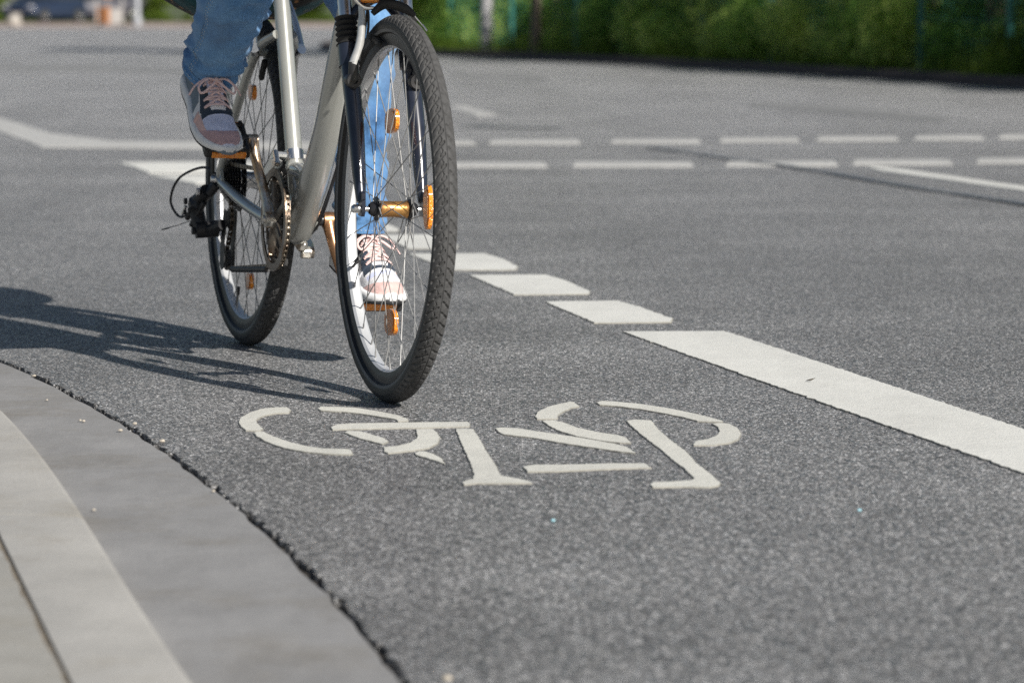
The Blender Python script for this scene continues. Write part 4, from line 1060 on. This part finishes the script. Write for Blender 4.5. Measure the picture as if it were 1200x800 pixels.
# rear brake
for s in (-1, 1):
    mb = MB(); b_ = Vector((.212, s * .05, .63)); mb.tube([b_ + Vector((-.02, -s * .01, -.012)), b_ + Vector((.01, 0, 0))], .011, 12)
    mb.tube([b_, b_ + Vector((-.03, -s * .004, .05)), b_ + Vector((-.06, -s * .018, .11))], [.010, .008, .006], 10, smooth=3); mb.build('brake_arm', 'alu', bike)
    mb = MB(); mb.box((.195, s * .024, .585), (.05, .011, .014), Matrix.Rotation(R(-52), 3, 'Y'), bev=.003); mb.build('brake_pad', 'boot', bike)
# stem, handlebar, grips, basket
sm = MB(); sm.tube([HB + HA * .15, HB + HA * .25, HB + HA * .28 + Vector((.06, 0, .01))], .014, 14, smooth=4); sm.build('stem', 'alu', bike)
HC = HB + HA * .28 + Vector((.06, 0, .01))
hb = MB(); hb.tube([HC + Vector((-.20, -.27, .07)), HC + Vector((-.08, -.22, .07)), HC + Vector((.0, -.10, .03)), HC, HC + Vector((.0, .10, .03)), HC + Vector((-.08, .22, .07)), HC + Vector((-.20, .27, .07))], .0115, 12, smooth=6); hb.build('handlebar', 'alu', bike)
for s in (-1, 1):
    gp = MB(); gp.tube([HC + Vector((-.215, s * .275, .07)), HC + Vector((-.09, s * .226, .07))], .0165, 14); gp.build('grip', 'boot', bike)
bk = MB(); bx, bz = 1.10, .93  # unseen basket inferred from the leg's shade, lengthened forward to shade the wheel
for z_ in [.87 + k * .022 for k in range(12)]:
    e_ = (z_ - .87) * .10; pts = [(bx - .12 - e_, -.14 - e_, z_), (bx + .22 + e_, -.14 - e_, z_), (bx + .22 + e_, .13 + e_, z_), (bx - .12 - e_, .13 + e_, z_)]
    bk.tube(resample([Vector(p) for p in pts], .04), .0075, 6, closed=True)
for k in range(9):
    for sy in (-1, 1):
        x_ = bx - .12 + .34 * k / 8; bk.tube([(x_, sy * .134, .87), (x_, sy * .160, 1.12)], .006, 6)
    for sx, xx in ((0, bx - .12), (1, bx + .22)):
        y_ = -.13 + .26 * k / 8; bk.tube([(xx, y_, .87), (xx + (.02 if sx else -.02), y_ * 1.15, 1.12)], .006, 6)
bk.box((bx + .05, 0, .864), (.34, .27, .012), bev=.003)
bk.build('basket', 'wicker', bike, sharp=60)
# rear rack
rk = MB()
for s in (-1, 1):
    rk.tube([(-.012, s * .078, .36), (-.11, s * .080, .76)], .0045, 8); rk.tube([(-.012, s * .078, .36), (-.02, s * .080, .76)], .0040, 8)
    rk.tube([(.22, s * .03, .765), (.1, s * .062, .77), (-.30, s * .062, .77), (-.33, s * .05, .77)], .0055, 8, smooth=3)
for x_ in (-.33, -.2, -.06, .08): rk.tube([(x_, -.062, .772), (x_, .062, .772)], .005, 8)
rk.build('rear_rack', 'blackgloss', bike)

# bag on the rack
bagw = empty('rack_bag', (0, 0, 0))
bpos = Matrix.Translation((Pr.x, Pr.y, 0)) @ Matrix.Rotation(YAW, 4, 'Z') @ Matrix.Rotation(LEAN, 4, 'X')
bl0 = bpos @ Vector((-.10, 0, .683)); bagw.location = bl0; bagw.rotation_euler = (LEAN, 0, YAW)
tag(bagw, 'dark teal patterned bag with a black rim hanging over the rear rack', 'bag')
bg_ = MB(); n1, n2 = 22, 28; vs = []
for i in range(n1 + 1):
    p = math.pi * i / n1
    for j in range(n2):
        a = 2 * math.pi * j / n2; cx, sx = math.cos(a), math.sin(a); sp_, cp = math.sin(p), math.cos(p)
        f = lambda v, e_: math.copysign(abs(v) ** e_, v)
        x_ = .19 * f(cx, .6) * f(sp_, .6); y_ = .225 * f(sx, .55) * f(sp_, .55); z_ = .13 * f(cp, .7) + .135
        q = 1 + .05 * n3(x_ * 9, y_ * 9, z_ * 9); z_ += -.02 * (1 - (y_ / .205) ** 2) * 0
        vs.append((x_ * q, y_ * q, z_ * q + .35 * max(0, abs(y_) - .09) if z_ < .13 else z_ * q))
bg_.add(vs, [(i * n2 + j, (i + 1) * n2 + j, (i + 1) * n2 + (j + 1) % n2, i * n2 + (j + 1) % n2) for i in range(n1) for j in range(n2)])
bg_.build('bag_body', 'bag', bagw, sharp=80)
tb_ = empty('shade_bag', bpos @ Vector((1.15, 0, .875)), (LEAN, 0, YAW)); tag(tb_, 'dark blue cloth bag added unseen in the front basket to block the sun', 'bag')  # unseen bag, added to make the basket's shade solid
q_ = MB(); vs = []
for i in range(15):
    z_ = .21 * i / 14; 
    for j in range(28):
        a = 2 * math.pi * j / 28; f = lambda v: math.copysign(abs(v) ** .4, v); k_ = 1 - .18 * (i / 14) ** 2 + .05 * n3(math.cos(a) * 2, math.sin(a) * 2, z_ * 12)
        vs.append((.145 * f(math.cos(a)) * k_, .115 * f(math.sin(a)) * k_, z_ + (.02 * n3(math.cos(a) * 2, math.sin(a) * 2, 4) if i == 14 else 0)))
q_.add(vs, [(i * 28 + j, i * 28 + (j + 1) % 28, (i + 1) * 28 + (j + 1) % 28, (i + 1) * 28 + j) for i in range(14) for j in range(28)] + [tuple(range(28)), tuple(range(14 * 28, 15 * 28))]); q_.build('bag_body', 'fork', tb_, sharp=60)
for s in (-1, 1):
    q_ = MB(); q_.tube([(-.05, s * .08, .20), (-.045, s * .05, .30), (.045, s * .05, .30), (.05, s * .08, .20)], .007, 8, smooth=5, flat=.5); q_.build('handle', 'black', tb_)
hn = MB(); hn.tube([(0, -.06, .26), (0, -.05, .36), (0, .05, .36), (0, .06, .26)], .008, 8, smooth=5); hn.build('handle', 'black', bagw)

# ================================================================== RIDER
PX = Vector((.30, 0, 0))
pw = bpos @ Vector((.30, 0, 0))
per = empty('person', (pw.x, pw.y, 0), (LEAN, 0, YAW)); 
tag(per, 'person in blue jeans and pink laced trainers riding the silver bicycle', 'person')
FY = {-1: R(6), 1: R(11)}
def footmat(s, mid):
    """shoe frame: x toe, y left, z up; origin under the ball of the foot"""
    rot = Matrix.Rotation(FY[s], 4, 'Z') @ Matrix.Rotation(FP[s], 4, 'Y')
    n_ = rot @ Vector((0, 0, 1)); o = Vector(mid) + Vector((-.026 if s < 0 else 0, s * (.024 if s < 0 else -.0), 0)) + n_ * (.019 if s < 0 else .013)
    return Matrix.Translation(o) @ rot @ Matrix.Scale(.94 if s < 0 else 1.0, 4)
FM = {-1: footmat(-1, midR), 1: footmat(1, midL)}
def lerpt(T, x):
    for (a, va), (b, vb) in zip(T, T[1:]):
        if x <= b:
            t = (x - a) / (b - a); t = max(0, min(1, t)); t = t * t * (3 - 2 * t) * .5 + t * .5
            return va + (vb - va) * t
    return T[-1][1]
# x from heel (-.178) to toe (.092)
HW = [(-.178, .006), (-.170, .020), (-.155, .0290), (-.12, .0330), (-.08, .0335), (-.03, .0410), (.0, .0460), (.03, .0465), (.055, .0420), (.075, .0320), (.087, .0180), (.092, .004)]
TOPZ = [(-.178, .060), (-.165, .088), (-.14, .096), (-.11, .094), (-.09, .104), (-.075, .106), (-.05, .092), (-.02, .074), (.01, .061), (.04, .053), (.065, .046), (.082, .036), (.092, .022)]
def cen(x, s): return -s * .010 * max(0, (x + .02) / .11) ** 1.5      # big-toe side
def upper_pt(x, a, s, grow=0.0):
    hw = lerpt(HW, x) * .97 + grow; tz = lerpt(TOPZ, x) + grow; z0 = .014
    # cross-section: super-ellipse, narrowing towards the top near the ankle
    e_ = .78 if x > -.02 else .72
    ca, sa = math.cos(a), math.sin(a); nar = 1.0
    y = hw * math.copysign(abs(ca) ** e_, ca); z = z0 + (tz - z0) * abs(sa) ** .9
    if x < .0: y *= 1 - .22 * (z / .1) * min(1, (-x) / .08) * .9
    else: y *= 1 - .10 * (z / .06)
    return Vector((x, y + cen(x, s), z))
def region(x, a, s, pt):
    """0 white 1 navy 2 grey 3 lavender 4 pink 5 mauve"""
    t = abs(a - math.pi / 2) / (math.pi / 2)         # 0 on top, 1 at the sole
    out = (a < math.pi / 2) == (s > 0)               # outer side of the foot
    if x > .058 - .038 * t ** 2 and t < .93 and x < .085: return 5 if s < 0 else 4
    if -.075 < x < .016 and t < .58 + .04 * math.sin(x * 60) : return 1 if not (t < .20 and x < .004) else 0
    if x >= .012 and t < .60: return 3 if s < 0 else (3 if .02 < x < .032 else 0)
    if out and -.01 < x < .055 and .62 < t < .93: return 4
    if x < -.06: return 2 if t > .25 else 1
    if -.06 <= x < -.03 and .6 < t: return 2 if s < 0 else 1
    return 0
def shoe(s):
    W = FM[s]; e = empty('shoe', W.translation - PX); e.parent = per; off = W.translation
    label = 'trainer on the raised right foot' if s < 0 else 'trainer on the lowered left foot'
    def add(mb, nm, mt, **k):
        for i, v in enumerate(mb.v): mb.v[i] = W @ v
        return mb.build(nm, mt, e, off=off, **k)
    NX, NA = 230, 150; mb = MB(); vs = []; mi = []; fs = []
    def X(i): t = i / NX; return -.1775 + .269 * (.5 - .5 * math.cos(math.pi * t) * 1.0) if False else -.1775 + .269 * t
    for i in range(NX + 1):
        for j in range(NA + 1):
            x, a = X(i), math.pi * j / NA; rg = region(x, a, s, None)
            gr = {0: 0, 1: .0012, 2: .0006, 3: -.0004, 4: .0012, 5: .0014}[rg]
            p = upper_pt(x, a, s, gr); p += Vector((0, 0, 1)) * .0012 * n3(x * 40, a * 4, s * 3.0); vs.append(p)
    k = NA + 1
    for i in range(NX):
        for j in range(NA):
            x, a = (X(i) + X(i + 1)) / 2, math.pi * (j + .5) / NA; fs.append((i * k + j, i * k + j + 1, (i + 1) * k + j + 1, (i + 1) * k + j)); mi.append(region(x, a, s, None))
    mb.add(vs, fs, mi); add(mb, 'upper', ['s_white', 's_navy', 's_grey', 's_lav', 's_pink', 's_mauve'], sharp=60)
    # collar
    c = MB(); ring_ = []
    for j in range(28):
        a = 2 * math.pi * j / 28; x = -.118 + .048 * math.cos(a); y = .029 * math.sin(a); ring_.append(Vector((x, y, .094 + .016 * math.cos(a) + .006 * abs(math.cos(a)))))
    c.tube(ring_, .0075, 10, closed=True); add(c, 'collar', 's_grey', sharp=80)
    # tongue
    t = MB(); vs = []
    for i in range(14):
        u = i / 13; x = -.005 - .088 * u; z = lerpt(TOPZ, max(x, -.075)) + .003 + .030 * max(0, u - .55) / .45
        for j in range(9):
            q = j / 8 * 2 - 1; vs.append((x + .004 * q * q, q * (.015 + .006 * u) + cen(x, s), z - .004 * q * q))
    t.add(vs, [(i * 9 + j, i * 9 + j + 1, (i + 1) * 9 + j + 1, (i + 1) * 9 + j) for i in range(13) for j in range(8)]); o = add(t, 'tongue', 's_white' if s > 0 else 's_lav'); sm_ = o.modifiers.new('thick', 'SOLIDIFY'); sm_.thickness = .004
    # midsole and outsole
    def sole(z0, z1, grow, nm, mt, wave=0.0, xlim=-1):
        m_ = MB(); N = 72; outl = []
        for j in range(N):
            # go round the outline
            a = 2 * math.pi * j / N; x = -.043 + .139 * math.cos(a); x = max(-.1795, min(.094, x)); hw = lerpt(HW, max(-.178, min(.092, x))) + grow
            hw = max(hw, .004); y = hw * (1 if math.sin(a) >= 0 else -1)
            if abs(math.sin(a)) < 1e-6: y = 0
            outl.append((x + (grow if x > 0 else -grow) * .8, y + cen(x, s)))
        rings = []
        for f, zz, gg in ((0, z0, -.004), (1, z0 + .003, 0), (2, (z0 + z1) / 2, .0012 if wave else 0), (3, z1 - .003, 0), (4, z1, -.004)):
            rg = []
            for x, y in outl:
                toe = .012 * max(0, (x - .035) / .057) ** 1.6; hz = 1 + (.35 * max(0, (-x - .02) / .15) if zz > z0 + .004 else 0)
                cx = -.04; d = Vector((x - cx, (y - cen(x, s)) * 3)); ln = d.length or 1
                rg.append(Vector((x + d.x / ln * gg, y + d.y / ln * gg, zz * hz + toe * (1.0 if zz < .012 else .6) + (wave * math.sin(x * 75) * (f == 3)))))
            rings.append(rg)
        N = len(outl); vs = [v for r_ in rings for v in r_]
        fs = [(q * N + j, q * N + (j + 1) % N, (q + 1) * N + (j + 1) % N, (q + 1) * N + j) for q in range(4) for j in range(N)] + [tuple(range(N))[::-1], tuple(range(4 * N, 5 * N))]
        m_.add(vs, fs); return add(m_, nm, mt, sharp=60)
    sole(.004, .0235, .0035, 'midsole', 's_sole', .0016)
    sole(-.001, .0065, .0028, 'outsole', 's_out')
    tb = MB(); tp = []
    for k_ in range(11):
        t_ = -1 + 2 * k_ / 10; x = .0935 - .028 * abs(t_) ** 2.2; tp.append(Vector((x + .002, t_ * .033 + cen(x, s), .0185)))
    tb.tube(tp, [.002] + [.0062] * 9 + [.002], 8, ref=(0, 0, 1), flat=.55); add(tb, 'toe_bumper', 's_out' if s > 0 else 's_grey', sharp=80)
    # laces
    def top(x, a, lift): p = upper_pt(x, a, s, .0015 + lift); return p
    Lc = MB(); xs = [-.004, -.020, -.036, -.052, -.066]
    for i, x in enumerate(xs):
        Lc.tube([top(x, math.pi / 2 - .58, .0008), top(x, math.pi / 2 - .25, .0035), top(x + .001, math.pi / 2, .0055), top(x, math.pi / 2 + .25, .0035), top(x, math.pi / 2 + .58, .0008)], .0019, 7, smooth=5, flat=1.6)
        if i < 4:
            for q in (-1, 1): Lc.tube([top(x, math.pi / 2 + q * .5, .002), top((x + xs[i + 1]) / 2, math.pi / 2, .0065 + .001 * q), top(xs[i + 1], math.pi / 2 - q * .5, .002)], .0018, 7, smooth=5, flat=1.6)
    add(Lc, 'laces', 'lace')
    K = top(-.048, math.pi / 2, .010); bw = MB()
    bw.ball(K, (.006, .007, .0055), 10)
    for q in (-1, 1):
        bw.tube([K, K + Vector((.003, q * .020, .004)), K + Vector((.014, q * .040, -.007)), K + Vector((.028, q * .036, -.015)), K + Vector((.018, q * .014, -.003)), K], .0019, 7, smooth=7, flat=1.4)
        bw.tube([K, K + Vector((.0, q * .022, .003)), K + Vector((.006, q * .045, -.012)), K + Vector((.016, q * .058, -.030))], .0018, 7, smooth=6, flat=1.4)
    add(bw, 'lace_bow', 'lace')
    return e
for s in (-1, 1): shoe(s)
ankle = {s: FM[s] @ Vector((-.113, 0, .105)) for s in (-1, 1)}
knee = {-1: Vector((.61, -.095, .925)), 1: Vector((.43, .130, .70))}
hip = {-1: Vector((.17, -.085, .985)), 1: Vector((.17, .085, .985))}

# bare body, one continuous surface (remeshed)
bd = MB(); PEL = Vector((.15, 0, 1.0)); CH = Vector((.36, 0, 1.36)); NK = Vector((.42, 0, 1.52)); HDc = Vector((.47, 0, 1.66))
for s in (-1, 1):
    a, k_, h_ = ankle[s], knee[s], hip[s]
    heel = FM[s] @ Vector((-.145, 0, .04)); toe = FM[s] @ Vector((.04, 0, .028))
    bd.tube([h_, h_.lerp(k_, .5), k_, k_.lerp(a, .35) + Vector((-.012, 0, 0)), a + Vector((0, 0, .05)), a, FM[s] @ Vector((-.11, 0, .05))], [.082, .068, .052, .052, .034, .033, .030], 14, smooth=4)
    bd.tube([heel, FM[s] @ Vector((-.08, 0, .046)), toe], [.022, .025, .013], 10, smooth=3)
    sh = Vector((.37, s * .165, 1.44)); el = Vector((.52, s * .27, 1.22)); wr = Vector((.715, s * .26, 1.125)); 
    bd.tube([sh, el, wr], [.045, .034, .024], 12, smooth=4); bd.ball(sh, .055, 12)
    g0 = HC + Vector((-.15, s * .25, .07)); bd.tube([wr, wr.lerp(g0, .6) + Vector((0, 0, .022)), g0 + Vector((.0, 0, .026))], [.024, .026, .022], 12, flat=1.4)
    for q in range(4):
        o_ = Vector((.030 - .021 * q, -s * .008 * (q - 1.5) * .4, 0)); b_ = g0 + o_ + Vector((0, 0, .028))
        L = (.9, 1.0, .95, .8)[q]
        bd.tube([b_ + Vector((-.0, 0, 0)), b_ + Vector((.006, s * .026 * L, -.004)), b_ + Vector((.004, s * .030 * L, -.034)), b_ + Vector((0, s * .008, -.052 * L))], [.0088, .0086, .008, .0072], 8, smooth=3)
    bd.tube([g0 + Vector((-.03, -s * .012, .022)), g0 + Vector((.0, -s * .030, .008)), g0 + Vector((.022, -s * .024, -.012))], [.011, .0098, .008], 8, smooth=3)
bd.tube([PEL + Vector((-.02, 0, -.05)), PEL + Vector((.02, 0, .06)), PEL.lerp(CH, .5), CH, CH + Vector((.04, 0, .1)), NK + Vector((-.02, 0, -.03))], [.115, .12, .098, .118, .10, .05], 18, smooth=4, flat=1.3, ref=(1, 0, 0))
bd.tube([NK + Vector((-.03, 0, -.05)), NK, HDc + Vector((-.015, 0, -.05))], [.06, .052, .052], 14)
bd.ball(HDc + Vector((0, 0, .015)), (.095, .076, .112), 24); bd.ball(HDc + Vector((.03, 0, -.055)), (.06, .055, .055), 18)
bd.tube([HDc + Vector((.085, 0, .02)), HDc + Vector((.108, 0, -.018))], [.008, .014], 8); bd.tube([HDc + Vector((.085, -.02, -.055)), HDc + Vector((.092, 0, -.053)), HDc + Vector((.085, .02, -.055))], .007, 8)
for s in (-1, 1): bd.ball(HDc + Vector((-.005, s * .076, -.005)), (.02, .010, .03), 10)
b_ = bd.build('body', 'skin', per, off=PX); rm = b_.modifiers.new('one_skin', 'REMESH'); rm.mode = 'VOXEL'; rm.voxel_size = .005; rm.use_smooth_shade = True
smo = b_.modifiers.new('soft', 'SMOOTH'); smo.factor = .5; smo.iterations = 3
for s in (-1, 1):
    ey = MB(); ey.ball(HDc + Vector((.083, s * .032, .012)), (.012, .014, .010), 12); ey.build('eye', 's_white', per, off=PX)
hr = MB(); hr.ball(HDc + Vector((-.018, 0, .035)), (.105, .092, .118), 24); hr.ball(HDc + Vector((-.075, 0, -.04)), (.05, .075, .10), 18)
for v in hr.v: v += Vector((n3(v.x * 30, v.y * 30, v.z * 6), n3(v.y * 30, v.x * 30, v.z * 6), 0)) * .008
hr.build('hair', 'hair', per, off=PX)
jk = MB()
jk.tube([PEL + Vector((-.01, 0, -.02)), PEL + Vector((.02, 0, .06)), PEL.lerp(CH, .5), CH, CH + Vector((.04, 0, .1)), NK + Vector((-.02, 0, -.01))], [.15, .142, .125, .142, .118, .06], 20, smooth=5, flat=1.3, ref=(1, 0, 0))
for s in (-1, 1): jk.ball(Vector((.37, s * .16, 1.44)), .07, 14); jk.tube([Vector((.37, s * .165, 1.44)), Vector((.52, s * .27, 1.22)), Vector((.70, s * .262, 1.132))], [.062, .05, .036], 14, smooth=5)
for v in jk.v: v += Vector((n3(v.x * 12, v.y * 12, v.z * 12), n3(v.y * 12, v.z * 12, v.x * 12), 0)) * .012
j_ = jk.build('jacket', 'jacket', per, off=PX); rm = j_.modifiers.new('cloth', 'REMESH'); rm.mode = 'VOXEL'; rm.voxel_size = .009; rm.use_smooth_shade = True

# jeans
jn = MB(); HEM = {}
def leg(s):
    a, k_, h_ = ankle[s], knee[s], hip[s]; dn = (a - k_).normalized()
    hem = a + dn * (.012 if s > 0 else .028) + Vector((0, 0 if s > 0 else .010, 0))
    cf = Vector((-.012, 0, 0))
    P = crom([hem, hem.lerp(k_, .18), k_.lerp(a, .55) + cf, k_.lerp(a, .18), k_ + Vector((.004, 0, 0)), k_.lerp(h_, .22), k_.lerp(h_, .6), h_, h_ + (h_ - k_).normalized() * .03], 22)
    RW = [.050, .050, .055, .060, .062, .068, .080, .092, .10] if s > 0 else [.055, .062, .072, .080, .080, .080, .084, .092, .10]
    RD = [.062, .060, .066, .066, .070, .074, .082, .10, .11]
    n = 72; vs = []; N = len(P); seam = []
    for i, p in enumerate(P):
        t = (P[min(i + 1, N - 1)] - P[max(i - 1, 0)]).normalized(); f = Vector((1, 0, 0)); f = (f - t * f.dot(t)).normalized() if abs(t.x) < .95 else Vector((0, 0, 1)); sd_ = t.cross(f)
        q = i / 22; q0 = min(int(q), len(RW) - 1); q1 = min(q0 + 1, len(RW) - 1); u = q - q0; rw = RW[q0] * (1 - u) + RW[q1] * u; rd_ = RD[q0] * (1 - u) + RD[q1] * u
        d = i / (N - 1)
        for j in range(n):
            an = 2 * math.pi * j / n; ca, sa = math.cos(an), math.sin(an); base = p + f * (ca * rd_) + sd_ * (sa * rw)
            # wrinkles: rings that stack above the hem and behind the knee, plus diagonal drag lines
            L = i * .0105
            amp = (.0048 if s > 0 else .0042) * math.exp(-((L - .13) / .08) ** 2) + .0055 * math.exp(-((L - .46) / .12) ** 2) + .0024
            wv = math.sin(L * 58 + 3.4 * math.sin(an + s) + 3 * n3(ca * 1.4, sa * 1.4, L * 6 + s * 5)) * (.55 + .45 * n3(ca * 2, sa * 2, L * 9 + 3))
            wv += 1.5 * n3(ca * 1.7 + s, sa * 1.7, L * 13) + .7 * n3(ca * 4, sa * 4, L * 30)
            wv += 1.1 * (.42 - abs(math.sin(L * 34 + 1.5 * math.sin(an * 1.0 + s * 2.2) + 2.2 * n3(ca * 1.2 + 5, sa * 1.2, L * 7)))) * (1 if s < 0 else .6)
            dsp = amp * wv
            if L < .024: dsp = .0016 + .0010 * n3(ca * 6, sa * 6, L * 40)     # turned hem
            nv = (f * ca + sd_ * sa); v = base + nv * dsp
            if i == 0: v += t * .0015 * n3(ca * 2, sa * 2, s * 4.0)
            vs.append(v)
        # seam on the outer side
        js = int(n * .84)
        seam.append((vs[i * n + js], (f * math.cos(2 * math.pi * .84) + sd_ * math.sin(2 * math.pi * .84)), (sd_ * math.cos(2 * math.pi * .84) - f * math.sin(2 * math.pi * .84))))
        if i == 0: HEM[s] = [v.copy() for v in vs[:n]]
    fs = [(i * n + j, i * n + (j + 1) % n, (i + 1) * n + (j + 1) % n, (i + 1) * n + j) for i in range(N - 1) for j in range(n)]
    # inside of the hem
    inn = [hem + (v - hem) * .93 for v in vs[:n]]; up_ = [v + (P[4] - P[0]) for v in inn]; b0 = len(vs); vs2 = vs + inn + up_
    fs += [(j, (j + 1) % n, b0 + (j + 1) % n, b0 + j) for j in range(n)] + [(b0 + j, b0 + (j + 1) % n, b0 + n + (j + 1) % n, b0 + n + j) for j in range(n)]
    jn.add(vs2, fs)
    return P, vs, seam, n
legs = {s: leg(s) for s in (-1, 1)}
jn.tube([PEL + Vector((-.045, 0, -.06)), PEL + Vector((0, 0, .0)), PEL + Vector((.03, 0, .09))], [.10, .135, .125], 24, smooth=4, flat=1.35, ref=(1, 0, 0))
jo = jn.build('jeans', 'denim', per, off=PX, sharp=70)
# stitches
for s in (-1, 1):
    stt = MB()
    P, vs, seam, n = legs[s]
    for row_ in (0, 1):
        line = [a_ + sdv * .0012 + f * (.006 * row_ - .003 + .008) for a_, sdv, f in seam[2:150]]
        Q = resample(line, .0042, closed=False)
        for a_, b__ in zip(Q[::2], Q[1::2]): stt.tube([a_, a_.lerp(b__, .75)], .0006, 4)
    for lv in (1, 2):
        rg = [vs[lv * n + j] for j in range(n)]; cen_ = sum(rg, Vector()) / n; rg = [v + (v - cen_).normalized() * .0006 for v in rg]
        if lv == 2:
            Q = resample(rg, .004)
            for a_, b__ in zip(Q[::2], Q[1::2]): stt.tube([a_, a_.lerp(b__, .75)], .0006, 4)
    stt.build('seam_stitching', 'thread', per, off=PX)
# outer seam ridge
sr = MB()
for s in (-1, 1): sr.tube([a_ + sdv * .0002 for a_, sdv, f in legs[s][2]], .0022, 6)
sr.build('side_seam', 'denim', per, off=PX)

bpy.context.view_layer.update()
